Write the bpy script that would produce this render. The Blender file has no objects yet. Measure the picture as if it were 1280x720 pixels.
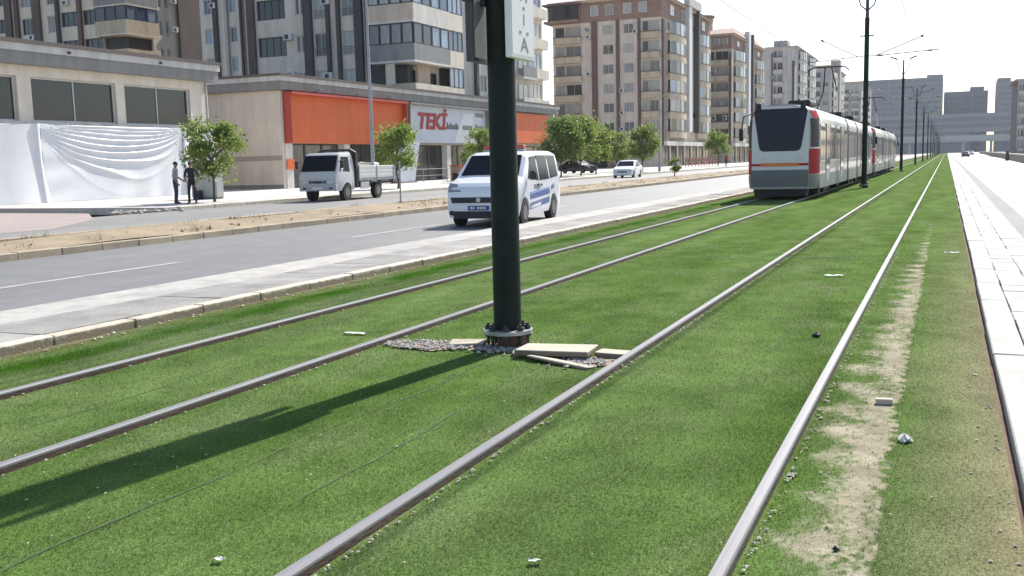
import bpy, bmesh, math, random
import numpy as np
from mathutils import Vector, Matrix
R = math.radians
random.seed(7); rng = np.random.default_rng(7)
scene = bpy.context.scene
col = scene.collection

# ------------------------------------------------------------------ camera
YAW, PITCH, ROLL, EYE = R(23.65), R(7.26), R(-1.41), 1.492
_f = Vector((-math.sin(YAW)*math.cos(PITCH), math.cos(YAW)*math.cos(PITCH), -math.sin(PITCH)))
_r = Vector((math.cos(YAW), math.sin(YAW), 0)); _u = _r.cross(_f)
_r2 = _r*math.cos(ROLL) + _u*math.sin(ROLL); _u2 = -_r*math.sin(ROLL) + _u*math.cos(ROLL)
cam = bpy.data.objects.new('camera', bpy.data.cameras.new('camera')); col.objects.link(cam)
M3 = Matrix((_r2, _u2, -_f)).transposed()
cam.matrix_world = Matrix.Translation((0, 0, EYE)) @ M3.to_4x4()
cam.data.sensor_width = 36; cam.data.lens = 36*1240/1280
cam.data.clip_start = .05; cam.data.clip_end = 6000
scene.camera = cam

# ------------------------------------------------------------------ light
SUN_EL, SUN_AZ = R(42), R(8)           # azimuth measured from +Y towards +X
world = bpy.data.worlds.new('World'); scene.world = world; world.use_nodes = True
wn = world.node_tree; wn.nodes.clear()
sky = wn.nodes.new('ShaderNodeTexSky'); sky.sky_type = 'NISHITA'; sky.sun_disc = False
sky.sun_elevation = SUN_EL; sky.sun_rotation = SUN_AZ
sky.air_density = 1.0; sky.dust_density = .9; sky.ozone_density = 1.0
bg = wn.nodes.new('ShaderNodeBackground'); bg.inputs[1].default_value = 0.12
wo = wn.nodes.new('ShaderNodeOutputWorld')
wn.links.new(sky.outputs[0], bg.inputs[0]); wn.links.new(bg.outputs[0], wo.inputs[0])
sun = bpy.data.objects.new('sun', bpy.data.lights.new('sun', 'SUN')); col.objects.link(sun)
sun.data.energy = 5.0; sun.data.angle = R(.55); sun.data.color = (1, .95, .87)
sd = Vector((math.sin(SUN_AZ)*math.cos(SUN_EL), math.cos(SUN_AZ)*math.cos(SUN_EL), math.sin(SUN_EL)))
sun.rotation_euler = sd.to_track_quat('Z', 'Y').to_euler(); sun.location = (0, 0, 60)
scene.render.engine = 'CYCLES'
scene.render.resolution_x = 1024; scene.render.resolution_y = 576
vs = scene.view_settings
vs.view_transform = 'Standard'; vs.look = 'None'; vs.gamma = 1; vs.use_curve_mapping = False
vs.exposure = 0.75

# ------------------------------------------------------------------ materials
MATS = {}
def nodes_of(name):
    m = bpy.data.materials.new(name); m.use_nodes = True
    nt = m.node_tree; nt.nodes.clear()
    out = nt.nodes.new('ShaderNodeOutputMaterial')
    p = nt.nodes.new('ShaderNodeBsdfPrincipled'); nt.links.new(p.outputs[0], out.inputs[0])
    MATS[name] = m
    return m, nt, p, out
def N(nt, t, **kw):
    n = nt.nodes.new(t)
    for k, v in kw.items(): setattr(n, k, v)
    return n
def rgba(c): return (c[0], c[1], c[2], 1)
def sc(c, k): return tuple(min(1, x*k) for x in c)
def mat(name, c, rough=.7, var=.18, scale=3, metal=0, bump=0, bscale=40, stretch=(1,1,1), c2=None, rnd=0, world_pos=False, fine=.0, coat=0, spec=None):
    """colour with two scales of noise, optional bump, optional per-object brightness"""
    m, nt, p, out = nodes_of(name)
    p.inputs['Roughness'].default_value = rough; p.inputs['Metallic'].default_value = metal
    if spec is not None: p.inputs['Specular IOR Level'].default_value = spec
    if coat: p.inputs['Coat Weight'].default_value = coat
    if world_pos: src = N(nt, 'ShaderNodeNewGeometry').outputs['Position']
    else: src = N(nt, 'ShaderNodeTexCoord').outputs['Object']
    mp = N(nt, 'ShaderNodeMapping'); mp.inputs['Scale'].default_value = stretch
    nt.links.new(src, mp.inputs[0])
    n1 = N(nt, 'ShaderNodeTexNoise'); n1.inputs['Scale'].default_value = scale; n1.inputs['Detail'].default_value = 6; n1.inputs['Roughness'].default_value = .62
    nt.links.new(mp.outputs[0], n1.inputs['Vector'])
    rp = N(nt, 'ShaderNodeValToRGB')
    rp.color_ramp.elements[0].position = .32; rp.color_ramp.elements[1].position = .68
    rp.color_ramp.elements[0].color = rgba(c2 if c2 else sc(c, 1-var)); rp.color_ramp.elements[1].color = rgba(c if c2 else sc(c, 1+var))
    nt.links.new(n1.outputs[0], rp.inputs[0]); cur = rp.outputs[0]
    if fine:
        n3 = N(nt, 'ShaderNodeTexNoise'); n3.inputs['Scale'].default_value = scale*22; n3.inputs['Detail'].default_value = 3
        nt.links.new(mp.outputs[0], n3.inputs['Vector'])
        mr = N(nt, 'ShaderNodeMapRange'); mr.inputs[1].default_value = .3; mr.inputs[2].default_value = .7
        mr.inputs[3].default_value = 1-fine; mr.inputs[4].default_value = 1+fine
        nt.links.new(n3.outputs[0], mr.inputs[0])
        mx = N(nt, 'ShaderNodeVectorMath', operation='SCALE'); nt.links.new(cur, mx.inputs[0]); nt.links.new(mr.outputs[0], mx.inputs['Scale']); cur = mx.outputs[0]
    if rnd:
        oi = N(nt, 'ShaderNodeObjectInfo'); mr = N(nt, 'ShaderNodeMapRange'); mr.inputs[3].default_value = 1-rnd; mr.inputs[4].default_value = 1+rnd
        nt.links.new(oi.outputs['Random'], mr.inputs[0])
        mx = N(nt, 'ShaderNodeVectorMath', operation='SCALE'); nt.links.new(cur, mx.inputs[0]); nt.links.new(mr.outputs[0], mx.inputs['Scale']); cur = mx.outputs[0]
    nt.links.new(cur, p.inputs['Base Color'])
    if bump:
        n2 = N(nt, 'ShaderNodeTexNoise'); n2.inputs['Scale'].default_value = bscale; n2.inputs['Detail'].default_value = 4
        nt.links.new(mp.outputs[0], n2.inputs['Vector'])
        b = N(nt, 'ShaderNodeBump'); b.inputs['Strength'].default_value = bump; b.inputs['Distance'].default_value = .02
        nt.links.new(n2.outputs[0], b.inputs['Height']); nt.links.new(b.outputs[0], p.inputs['Normal'])
    return m
def glass_mat(name, dark, light, rough=.06, thr=.55):
    """opaque window glass: dark room or pale curtain behind it, picked per pane"""
    m, nt, p, out = nodes_of(name)
    oi = N(nt, 'ShaderNodeObjectInfo'); rp = N(nt, 'ShaderNodeValToRGB')
    rp.color_ramp.elements[0].position = thr; rp.color_ramp.elements[0].color = rgba(dark)
    rp.color_ramp.elements[1].position = min(1, thr+.35); rp.color_ramp.elements[1].color = rgba(light)
    nt.links.new(oi.outputs['Random'], rp.inputs[0])
    tc = N(nt, 'ShaderNodeTexCoord'); mp = N(nt, 'ShaderNodeMapping'); mp.inputs['Scale'].default_value = (4, 4, .5)
    nz = N(nt, 'ShaderNodeTexNoise'); nz.inputs['Scale'].default_value = 1.3; nz.inputs['Detail'].default_value = 3
    nt.links.new(tc.outputs['Object'], mp.inputs[0]); nt.links.new(mp.outputs[0], nz.inputs['Vector'])
    mr = N(nt, 'ShaderNodeMapRange'); mr.inputs[3].default_value = .45; mr.inputs[4].default_value = 1.55
    nt.links.new(nz.outputs[0], mr.inputs[0])
    mx = N(nt, 'ShaderNodeVectorMath', operation='SCALE'); nt.links.new(rp.outputs[0], mx.inputs[0]); nt.links.new(mr.outputs[0], mx.inputs['Scale'])
    nt.links.new(mx.outputs[0], p.inputs['Base Color'])
    p.inputs['Roughness'].default_value = rough; p.inputs['Specular IOR Level'].default_value = .6
    return m

mat('cream', (.70,.62,.51), .85, .08, 1.2, bump=.1, fine=.05)
mat('white_wall', (.66,.62,.56), .85, .07, 1.5, fine=.05)
mat('beige_wall', (.66,.57,.475), .88, .07, .8, fine=.06)
mat('beige_dark', (.38,.325,.26), .88, .07, .8, fine=.06)
mat('warm_beige', (.58,.48,.38), .85, .09, .8, fine=.06)
mat('sand_parapet', (.54,.45,.33), .85, .08, .9, fine=.05)
mat('stone_grey', (.66,.57,.49), .85, .08, .8, fine=.06)
mat('pale_grey_wall', (.58,.54,.50), .85, .08, .6, fine=.05)
mat('mid_grey_wall', (.46,.43,.41), .85, .08, .6, fine=.05)
mat('grey_parapet', (.255,.25,.24), .7, .08, .8)
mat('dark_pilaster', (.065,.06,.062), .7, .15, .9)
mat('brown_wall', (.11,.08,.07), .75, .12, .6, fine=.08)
mat('brick_brown', (.31,.20,.155), .85, .12, 1.2, fine=.1)
mat('brown_line', (.16,.10,.085), .8, .12, .9)
mat('roof_red', (.30,.20,.17), .85, .15, 1.2)
mat('fascia_grey', (.235,.225,.21), .7, .1, .8, fine=.06)
mat('fascia_light', (.56,.535,.50), .75, .08, .8, fine=.05)
mat('fascia_brown', (.115,.092,.08), .7, .1, .8)
mat('orange_panel', (.66,.12,.022), .6, .07, .6, stretch=(1,1,.4), fine=.05)
mat('red_panel', (.42,.055,.03), .5, .1, .6, fine=.05)
mat('sign_grey', (.54,.56,.61), .45, .06, .7)
mat('sign_white', (.78,.77,.74), .5, .05, 2, fine=.04)
mat('sign_pale', (.70,.695,.68), .5, .05, 2)
mat('letter_red', (.36,.006,.012), .5, .1, 3)
mat('letter_dark', (.035,.035,.045), .5, .1, 3)
mat('letter_grey', (.22,.22,.23), .6, .2, 3)
mat('sign_back', (.22,.24,.235), .6, .12, 4, fine=.06)
mat('alu', (.45,.46,.47), .45, .08, 3, metal=.5)
mat('frame_white', (.6,.6,.58), .6, .06, 3)
mat('frame_dark', (.05,.05,.055), .5, .1, 3)
glass_mat('glass_dark', (.014,.016,.020), (.05,.055,.06), .08, .4)
glass_mat('glass_home', (.03,.033,.04), (.36,.35,.34), .1, .22)
glass_mat('glass_blue', (.07,.10,.155), (.26,.33,.42), .1, .2)
glass_mat('glass_shop', (.025,.028,.033), (.09,.085,.08), .1, .3)
mat('tarp', (.66,.66,.665), .55, .03, 1.5, bump=.05, bscale=20)
mat('pole_paint', (.012,.020,.018), .55, .25, 3, fine=.25, bump=.05, spec=.18)
mat('pole_steel', (.05,.052,.056), .5, .15, 3)
mat('galv', (.33,.345,.36), .5, .12, 2, metal=.4)
mat('flange', (.34,.35,.34), .45, .3, 9, metal=.3)
mat('nut', (.03,.03,.032), .5, .2, 12)
mat('rust_block', (.13,.07,.045), .9, .3, 12, bump=.4)
mat('rail_side', (.095,.058,.042), .85, .3, 9, stretch=(1,.25,1), bump=.3, bscale=60, fine=.2, world_pos=True)
mat('rail_top', (.20,.195,.205), .55, .12, 5, metal=0, spec=.35, stretch=(6,.15,1), fine=.08, world_pos=True)
mat('concrete_slab', (.45,.405,.32), .9, .1, 4, bump=.3, fine=.12)
mat('slab_side_shaded', (.21,.165,.12), .95, .2, 6, bump=.4, fine=.15)  # brown slab sides, with their shade darkened into the colour
mat('wire', (.10,.10,.105), .5, .1, 3)
mat('tyre', (.016,.016,.017), .85, .2, 8)
mat('rim', (.16,.165,.17), .4, .12, 6, metal=.6)
mat('van_white', (.74,.75,.78), .28, .03, 1.2, coat=.4)
mat('van_blue', (.07,.12,.31), .35, .08, 2)
mat('van_blue_light', (.26,.34,.55), .4, .1, 3)
mat('plate_blue', (.035,.07,.24), .4, .1, 3)
mat('black_plastic', (.018,.018,.02), .6, .2, 5)
mat('car_glass', (.012,.015,.02), .12, .3, 1.2, spec=.1)
mat('lamp_glass', (.55,.57,.6), .15, .1, 6)
mat('lamp_dim', (.30,.31,.34), .2, .2, 8)
mat('lamp_red', (.5,.09,.05), .3, .1, 4)
mat('truck_white', (.52,.52,.51), .4, .06, 2, fine=.05)
mat('truck_grey', (.42,.42,.42), .5, .1, 3, fine=.06)
mat('car_dark', (.03,.032,.04), .3, .1, 2, coat=.4)
mat('car_red', (.28,.03,.025), .3, .1, 2, coat=.4)
mat('tram_white', (.55,.54,.52), .32, .06, .7, coat=.3)
mat('tram_silver', (.29,.272,.272), .3, .07, .6, stretch=(1,1,.3), coat=.3)
mat('tram_red', (.40,.018,.03), .6, .12, .8, spec=.08)
mat('tram_orange', (.62,.17,.03), .4, .08, 2)
mat('tram_grey', (.13,.135,.145), .5, .08, 1.2, fine=.05)
mat('tram_skirt', (.20,.215,.195), .55, .1, 1.2, fine=.06)
mat('tram_black', (.014,.014,.016), .65, .2, 3)
mat('tram_screen', (.006,.010,.024), .15, .3, .8, spec=.2)
glass_mat('tram_window', (.05,.05,.055), (.17,.165,.17), .1, .2)
mat('tram_door', (.30,.30,.315), .35, .08, 1)
mat('bark', (.10,.075,.055), .95, .25, 8, bump=.5)
mat('cabinet', (.42,.42,.40), .6, .06, 2, fine=.05)
mat('skin', (.30,.17,.11), .6, .06, 5)
mat('hair', (.012,.010,.009), .7, .2, 20)
mat('shirt_pale', (.36,.31,.30), .9, .1, 8)
mat('shirt_black', (.018,.018,.024), .9, .2, 8)
mat('shirt_red', (.25,.04,.04), .9, .2, 8)
mat('jeans', (.035,.05,.095), .9, .15, 10)
mat('trousers_dark', (.014,.015,.022), .9, .15, 10)
mat('shoe', (.02,.018,.016), .7, .15, 10)
mat('hospital', (.235,.245,.27), .8, .06, .05)
mat('hospital_light', (.28,.29,.31), .8, .06, .05)
mat('hospital_band', (.165,.18,.21), .5, .12, .08)
mat('overpass_concrete', (.42,.42,.41), .85, .08, .1)
mat('barrier_concrete', (.26,.23,.19), .9, .2, .5, fine=.1)
mat('wood_red', (.22,.07,.05), .8, .2, 4)
mat('paper', (.75,.75,.72), .8, .1, 12)
mat('stone_white', (.62,.59,.53), .9, .12, 15, bump=.4)
mat('brick_pink', (.52,.42,.37), .9, .1, 12, bump=.3)
mat('rubbish', (.03,.03,.03), .7, .3, 12)
mat('tan_box', (.34,.26,.16), .9, .15, 5)

# ------------------------------------------------------------------ mesh helpers
class MB:
    def __init__(s): s.v = []; s.f = []
    def quad(s, *p):
        b = len(s.v); s.v += [tuple(q) for q in p]; s.f.append(tuple(range(b, b+len(p)))); return s
    def hexa(s, p):                       # 8 points: bottom 4 ccw, top 4 ccw
        b = len(s.v); s.v += [tuple(q) for q in p]
        for f in ((3,2,1,0),(4,5,6,7),(0,1,5,4),(1,2,6,5),(2,3,7,6),(3,0,4,7)): s.f.append(tuple(b+i for i in f))
        return s
    def box(s, x0, x1, y0, y1, z0, z1):
        return s.hexa([(x0,y0,z0),(x1,y0,z0),(x1,y1,z0),(x0,y1,z0),(x0,y0,z1),(x1,y0,z1),(x1,y1,z1),(x0,y1,z1)])
    def obox(s, c, size, rot=(0,0,0), jit=0):
        from mathutils import Euler
        m = Euler(rot).to_matrix(); c = Vector(c); h = [q/2 for q in size]
        P = []
        for sz in (-1,1):
            for sx, sy in ((-1,-1),(1,-1),(1,1),(-1,1)):
                q = Vector((sx*h[0], sy*h[1], sz*h[2]))
                if jit: q += Vector((random.uniform(-jit,jit), random.uniform(-jit,jit), random.uniform(-jit,jit)))
                P.append(c + m @ q)
        return s.hexa(P)
    def prism(s, poly, fn0, fn1):         # polygon (ccw seen from fn1 side), mapped by two functions
        n = len(poly); b = len(s.v)
        s.v += [tuple(fn0(*p)) for p in poly] + [tuple(fn1(*p)) for p in poly]
        s.f.append(tuple(b+i for i in reversed(range(n)))); s.f.append(tuple(b+n+i for i in range(n)))
        for i in range(n): j = (i+1) % n; s.f.append((b+i, b+j, b+n+j, b+n+i))
        return s
    def cyl(s, p0, p1, r0, r1=None, n=12, caps=True):
        r1 = r0 if r1 is None else r1
        p0 = Vector(p0); p1 = Vector(p1); d = (p1-p0).normalized()
        a = d.orthogonal().normalized(); c = d.cross(a); b = len(s.v)
        for p, r in ((p0,r0),(p1,r1)):
            for i in range(n):
                t = 2*math.pi*i/n; s.v.append(tuple(p + a*math.cos(t)*r + c*math.sin(t)*r))
        for i in range(n): j = (i+1) % n; s.f.append((b+i, b+j, b+n+j, b+n+i))
        if caps: s.f.append(tuple(b+i for i in reversed(range(n)))); s.f.append(tuple(b+n+i for i in range(n)))
        return s
    def tube(s, pts, r, n=6):
        for i in range(len(pts)-1): s.cyl(pts[i], pts[i+1], r if not isinstance(r, (list,tuple)) else r[i], None if not isinstance(r,(list,tuple)) else r[i+1], n)
        return s
    def loft(s, rings, closed=True, caps=True):
        b = len(s.v); n = len(rings[0])
        for r in rings: s.v += [tuple(p) for p in r]
        for k in range(len(rings)-1):
            for i in range(n if closed else n-1):
                j = (i+1) % n; s.f.append((b+k*n+i, b+k*n+j, b+(k+1)*n+j, b+(k+1)*n+i))
        if caps:
            s.f.append(tuple(b+i for i in reversed(range(n)))); s.f.append(tuple(b+(len(rings)-1)*n+i for i in range(n)))
        return s
    def rock(s, c, r, squash=.6):
        b = len(s.v); n = 5; c = Vector(c)
        rr = lambda: r*random.uniform(.7,1.2)
        s.v.append(tuple(c + Vector((0,0,r*squash))))
        for i in range(n):
            t = 2*math.pi*i/n + random.uniform(-.3,.3); q = rr(); s.v.append(tuple(c + Vector((q*math.cos(t), q*math.sin(t), random.uniform(-.1,.35)*r*squash))))
        s.v.append(tuple(c - Vector((0,0,r*squash))))
        for i in range(n):
            j = (i+1) % n; s.f.append((b, b+1+i, b+1+j)); s.f.append((b+n+1, b+1+j, b+1+i))
        return s
    def mesh(s, name, smooth=None):
        me = bpy.data.meshes.new(name); me.from_pydata(s.v, [], s.f)
        if smooth is not None:
            me.shade_smooth(); me.set_sharp_from_angle(angle=R(smooth))
        me.update(); return me
    def build(s, name, m, parent=None, smooth=None, bevel=0):
        me = s.mesh(name, smooth)
        if bevel:
            bm = bmesh.new(); bm.from_mesh(me)
            bmesh.ops.recalc_face_normals(bm, faces=bm.faces)
            bmesh.ops.bevel(bm, geom=list(bm.edges), offset=bevel, segments=1, affect='EDGES', clamp_overlap=True)
            bm.to_mesh(me); bm.free()
            if smooth is not None: me.shade_smooth(); me.set_sharp_from_angle(angle=R(smooth))
        return place(name, me, m, parent)
def fixn(o):
    bm = bmesh.new(); bm.from_mesh(o.data); bmesh.ops.recalc_face_normals(bm, faces=bm.faces); bm.to_mesh(o.data); bm.free(); return o
def place(name, me, m, parent=None):
    o = bpy.data.objects.new(name, me); col.objects.link(o)
    if m and not me.materials: me.materials.append(MATS[m])
    if parent: o.parent = parent
    return o
def tag(o, label, cat=None, group=None, kind=None):
    if label: o['label'] = label
    if cat: o['category'] = cat
    if group: o['group'] = group
    if kind: o['kind'] = kind
    return o
def thing(name, label, cat, loc=(0,0,0), rz=0, group=None):
    o = bpy.data.objects.new(name, None); col.objects.link(o); o.empty_display_size = .2
    o.location = loc; o.rotation_euler = (0,0,rz)
    return tag(o, label, cat, group)
def struct(o): o['kind'] = 'structure'; return o
def stained(name, amount=.25):
    """rain streaks and patches over a wall or road colour"""
    m = MATS[name]; nt = m.node_tree; L = nt.links.new; p = next(n for n in nt.nodes if n.type == 'BSDF_PRINCIPLED'); cur = p.inputs['Base Color'].links[0].from_socket
    g = N(nt,'ShaderNodeNewGeometry'); mp = N(nt,'ShaderNodeMapping'); mp.inputs['Scale'].default_value = (1.6,1.6,.16); L(g.outputs['Position'], mp.inputs[0])
    n = N(nt,'ShaderNodeTexNoise'); n.inputs['Scale'].default_value = 1; n.inputs['Detail'].default_value = 7; n.inputs['Roughness'].default_value = .65; L(mp.outputs[0], n.inputs['Vector'])
    q = N(nt,'ShaderNodeMapRange'); q.inputs[1].default_value = .42; q.inputs[2].default_value = .72; q.inputs[3].default_value = 1.05; q.inputs[4].default_value = 1-amount; L(n.outputs[0], q.inputs[0])
    v = N(nt,'ShaderNodeVectorMath', operation='SCALE'); L(cur, v.inputs[0]); L(q.outputs[0], v.inputs['Scale']); L(v.outputs[0], p.inputs['Base Color'])
for _n, _a in (('cream',.16),('white_wall',.2),('beige_wall',.14),('stone_grey',.2),('warm_beige',.2),('sand_parapet',.25),('pale_grey_wall',.22),('mid_grey_wall',.22),('fascia_light',.3),('fascia_grey',.25),('brick_brown',.25),('brown_wall',.2),('orange_panel',.10),('grey_parapet',.2)): stained(_n, _a)
def copy_tree(o, parent=None, skip=()):
    c = o.copy(); col.objects.link(c)
    if parent: c.parent = parent
    for ch in list(o.children):
        if ch.name.split('.')[0] not in skip: copy_tree(ch, c)
    return c
def sheet(name, m, poly, z):
    return MB().quad(*[(x,y,z) for x,y in poly]).build(name, m)
def text_mesh(body, size, depth=.006, shear=0, align='CENTER', bold=0):
    cu = bpy.data.curves.new('lettering', 'FONT'); cu.body = body; cu.size = size; cu.extrude = depth; cu.align_x = align; cu.shear = shear; cu.offset = bold
    cu.resolution_u = 3
    o = bpy.data.objects.new('tmp', cu); col.objects.link(o)
    dg = bpy.context.evaluated_depsgraph_get(); me = bpy.data.meshes.new_from_object(o.evaluated_get(dg))
    bpy.data.objects.remove(o); bpy.data.curves.remove(cu); return me
HAZE = 0.00016
# ------------------------------------------------------------------ surface materials (world position)
def ramp(nt, stops, interp='LINEAR'):
    r = N(nt, 'ShaderNodeValToRGB'); e = r.color_ramp.elements
    while len(e) < len(stops): e.new(.5)
    for el, (p, c) in zip(e, stops): el.position = p; el.color = rgba(c)
    r.color_ramp.interpolation = interp
    return r
def turf_mat(name, blade, stops, x0, x1):
    """artificial turf: colour across the track bed, worn patches, lengthwise streaks, fine grain"""
    m, nt, p, out = nodes_of(name)
    L = nt.links.new
    g = N(nt, 'ShaderNodeNewGeometry'); sx = N(nt, 'ShaderNodeSeparateXYZ'); L(g.outputs['Position'], sx.inputs[0])
    nw = N(nt, 'ShaderNodeTexNoise'); nw.inputs['Scale'].default_value = .9; nw.inputs['Detail'].default_value = 3
    L(g.outputs['Position'], nw.inputs['Vector'])
    wob = N(nt, 'ShaderNodeMath', operation='MULTIPLY_ADD'); wob.inputs[1].default_value = .34; L(nw.outputs[0], wob.inputs[0]); L(sx.outputs[0], wob.inputs[2])
    mr = N(nt, 'ShaderNodeMapRange'); mr.inputs[1].default_value = x0+.17; mr.inputs[2].default_value = x1+.17; L(wob.outputs[0], mr.inputs[0])
    rp = ramp(nt, stops); L(mr.outputs[0], rp.inputs[0])
    def noise(scale, stretch, det=4):
        mp = N(nt, 'ShaderNodeMapping'); mp.inputs['Scale'].default_value = stretch; L(g.outputs['Position'], mp.inputs[0])
        n = N(nt, 'ShaderNodeTexNoise'); n.inputs['Scale'].default_value = scale; n.inputs['Detail'].default_value = det; L(mp.outputs[0], n.inputs['Vector']); return n.outputs[0]
    def mul(cur, fac_out, lo, hi, a=.3, b=.7):
        q = N(nt, 'ShaderNodeMapRange'); q.inputs[1].default_value = a; q.inputs[2].default_value = b; q.inputs[3].default_value = lo; q.inputs[4].default_value = hi; L(fac_out, q.inputs[0])
        v = N(nt, 'ShaderNodeVectorMath', operation='SCALE'); L(cur, v.inputs[0]); L(q.outputs[0], v.inputs['Scale']); return v.outputs[0]
    # the strip beside the edging is dry near the stop, green further on
    gt = N(nt, 'ShaderNodeMath', operation='GREATER_THAN'); gt.inputs[1].default_value = -.205; L(sx.outputs[0], gt.inputs[0])
    yy = N(nt, 'ShaderNodeMapRange'); yy.inputs[1].default_value = 7; yy.inputs[2].default_value = 24; L(sx.outputs[1], yy.inputs[0])
    mk = N(nt, 'ShaderNodeMath', operation='MULTIPLY'); L(gt.outputs[0], mk.inputs[0]); L(yy.outputs[0], mk.inputs[1])
    mg = N(nt, 'ShaderNodeMix', data_type='RGBA'); L(mk.outputs[0], mg.inputs[0]); L(rp.outputs[0], mg.inputs[6]); mg.inputs[7].default_value = rgba(sc(stops[8][1],1.05))
    cur = mg.outputs[2]
    cur = mul(cur, noise(1.0, (1.6,.22,1), 5), .80, 1.2)
    cur = mul(cur, noise(2.6, (1,1,1), 5), .82, 1.18)
    # bleached, greyish-yellow wear
    wr = N(nt, 'ShaderNodeMapRange'); wr.inputs[1].default_value = .46; wr.inputs[2].default_value = .72; wr.inputs[4].default_value = .42; L(noise(1.7, (1.2,.55,1), 7), wr.inputs[0])
    mx = N(nt, 'ShaderNodeMix', data_type='RGBA'); L(wr.outputs[0], mx.inputs[0]); L(cur, mx.inputs[6]); mx.inputs[7].default_value = rgba((.175,.20,.10)); cur = mx.outputs[2]
    cur = mul(cur, noise(55, (1,1,1), 3), .72, 1.28)
    cur = mul(cur, noise(150, (1,1,1), 2), .7, 1.3)
    L(cur, p.inputs['Base Color']); p.inputs['Roughness'].default_value = .75; p.inputs['Specular IOR Level'].default_value = .2 if blade else 0
    if blade:
        tr = N(nt, 'ShaderNodeBsdfTranslucent'); L(cur, tr.inputs[0])
        ms = N(nt, 'ShaderNodeMixShader'); ms.inputs[0].default_value = .30
        L(p.outputs[0], ms.inputs[1]); L(tr.outputs[0], ms.inputs[2]); L(ms.outputs[0], out.inputs[0])
    else:
        b = N(nt, 'ShaderNodeBump'); b.inputs['Strength'].default_value = .5; b.inputs['Distance'].default_value = .015
        L(noise(90, (1,1,1), 3), b.inputs['Height']); L(b.outputs[0], p.inputs['Normal'])
    return m
G1, G2, G3 = (.110,.172,.050), (.120,.182,.056), (.097,.162,.040)
DK = (.042,.105,.012)
TX0, TX1 = -7.5, .4
def tx(x): return (x-TX0)/(TX1-TX0)
STOPS = [(tx(-7.42),(.21,.18,.11)), (tx(-7.3),(.13,.15,.06)), (tx(-7.15),G2), (tx(-6.98),DK), (tx(-6.80),DK), (tx(-6.62),(.10,.14,.055)), (tx(-6.2),G1),
         (tx(-5.3),G2), (tx(-4.6),G1), (tx(-3.4),G3), (tx(-2.5),G1), (tx(-1.5),G2), (tx(-.75),G3), (tx(-.22),G2), (tx(-.1),(.15,.19,.075)), (tx(.1),(.19,.205,.10)), (tx(.36),(.25,.225,.14))]
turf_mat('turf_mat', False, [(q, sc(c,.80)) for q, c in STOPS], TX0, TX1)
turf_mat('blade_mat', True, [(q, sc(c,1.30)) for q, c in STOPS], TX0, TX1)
def worn_mat():
    m = turf_mat('turf_worn', False, [(q, sc(c,.80)) for q, c in STOPS], TX0, TX1); nt = m.node_tree; L = nt.links.new
    p = next(n for n in nt.nodes if n.type == 'BSDF_PRINCIPLED'); cur = p.inputs['Base Color'].links[0].from_socket
    g = N(nt,'ShaderNodeNewGeometry')
    n1 = N(nt,'ShaderNodeTexNoise'); n1.inputs['Scale'].default_value = 5; n1.inputs['Detail'].default_value = 7; L(g.outputs['Position'], n1.inputs['Vector'])
    r1 = ramp(nt, [(.35,(.25,.225,.16)),(.65,(.37,.335,.25))]); L(n1.outputs[0], r1.inputs[0])
    n2 = N(nt,'ShaderNodeTexNoise'); n2.inputs['Scale'].default_value = 130; n2.inputs['Detail'].default_value = 3; L(g.outputs['Position'], n2.inputs['Vector'])
    q = N(nt,'ShaderNodeMapRange'); q.inputs[1].default_value = .3; q.inputs[2].default_value = .7; q.inputs[3].default_value = .6; q.inputs[4].default_value = 1.35; L(n2.outputs[0], q.inputs[0])
    v = N(nt,'ShaderNodeVectorMath', operation='SCALE'); L(r1.outputs[0], v.inputs[0]); L(q.outputs[0], v.inputs['Scale'])
    a = N(nt,'ShaderNodeAttribute'); a.attribute_name = 'wear'
    mx = N(nt,'ShaderNodeMix', data_type='RGBA'); L(a.outputs['Fac'], mx.inputs[0]); L(cur, mx.inputs[6]); L(v.outputs[0], mx.inputs[7]); L(mx.outputs[2], p.inputs['Base Color'])
worn_mat()
mat('gap_soil', (.13,.08,.055), .95, .3, 8, world_pos=True)
mat('earth', (.27,.225,.165), .95, .2, .12, world_pos=True, fine=.15, bump=.3, bscale=6)
mat('sand', (.25,.21,.14), .95, .13, 3, world_pos=True, fine=.22, bump=.4, bscale=60)
mat('dry_soil', (.265,.205,.135), .95, .22, .8, world_pos=True, fine=.2, bump=.5, bscale=12)
mat('asphalt', (.165,.163,.162), .6, .1, .35, world_pos=True, fine=.07, bump=.15, bscale=120, stretch=(1.4,.25,1))
mat('asphalt_pale', (.205,.198,.19), .65, .12, .35, world_pos=True, fine=.07, bump=.15, bscale=120, stretch=(1.4,.25,1))
mat('road_right', (.36,.355,.345), .6, .08, .35, world_pos=True, fine=.06, bump=.12, bscale=100, stretch=(1.4,.2,1))
mat('gutter_concrete', (.37,.355,.33), .85, .12, .7, world_pos=True, fine=.08, stretch=(1,.5,1))
mat('gutter_grey', (.17,.17,.168), .85, .12, .7, world_pos=True, fine=.08, stretch=(1,.3,1))
mat('paving_grey', (.26,.25,.235), .9, .16, 1.1, world_pos=True, fine=.12, rnd=.08, bump=.2)
mat('kerb_stone_mat', (.52,.47,.375), .9, .15, 3, world_pos=True, fine=.14, rnd=.10, bump=.25)
mat('median_kerb_mat', (.36,.30,.215), .9, .18, 2, world_pos=True, fine=.14, rnd=.12, bump=.25)
mat('platform_slab', (.37,.36,.335), .85, .07, 2.2, world_pos=True, fine=.09, rnd=.04, bump=.15)
mat('pavement_pale', (.47,.455,.43), .88, .12, .4, world_pos=True, fine=.08)
mat('pavement_pink', (.31,.255,.24), .9, .13, .6, world_pos=True, fine=.12)
mat('road_paint', (.36,.36,.36), .8, .25, 2, world_pos=True, fine=.2)
mat('seam_dark', (.055,.09,.028), .95, .3, 6, world_pos=True)
mat('pebble', (.50,.47,.38), .9, .3, 9, world_pos=True)
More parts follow.
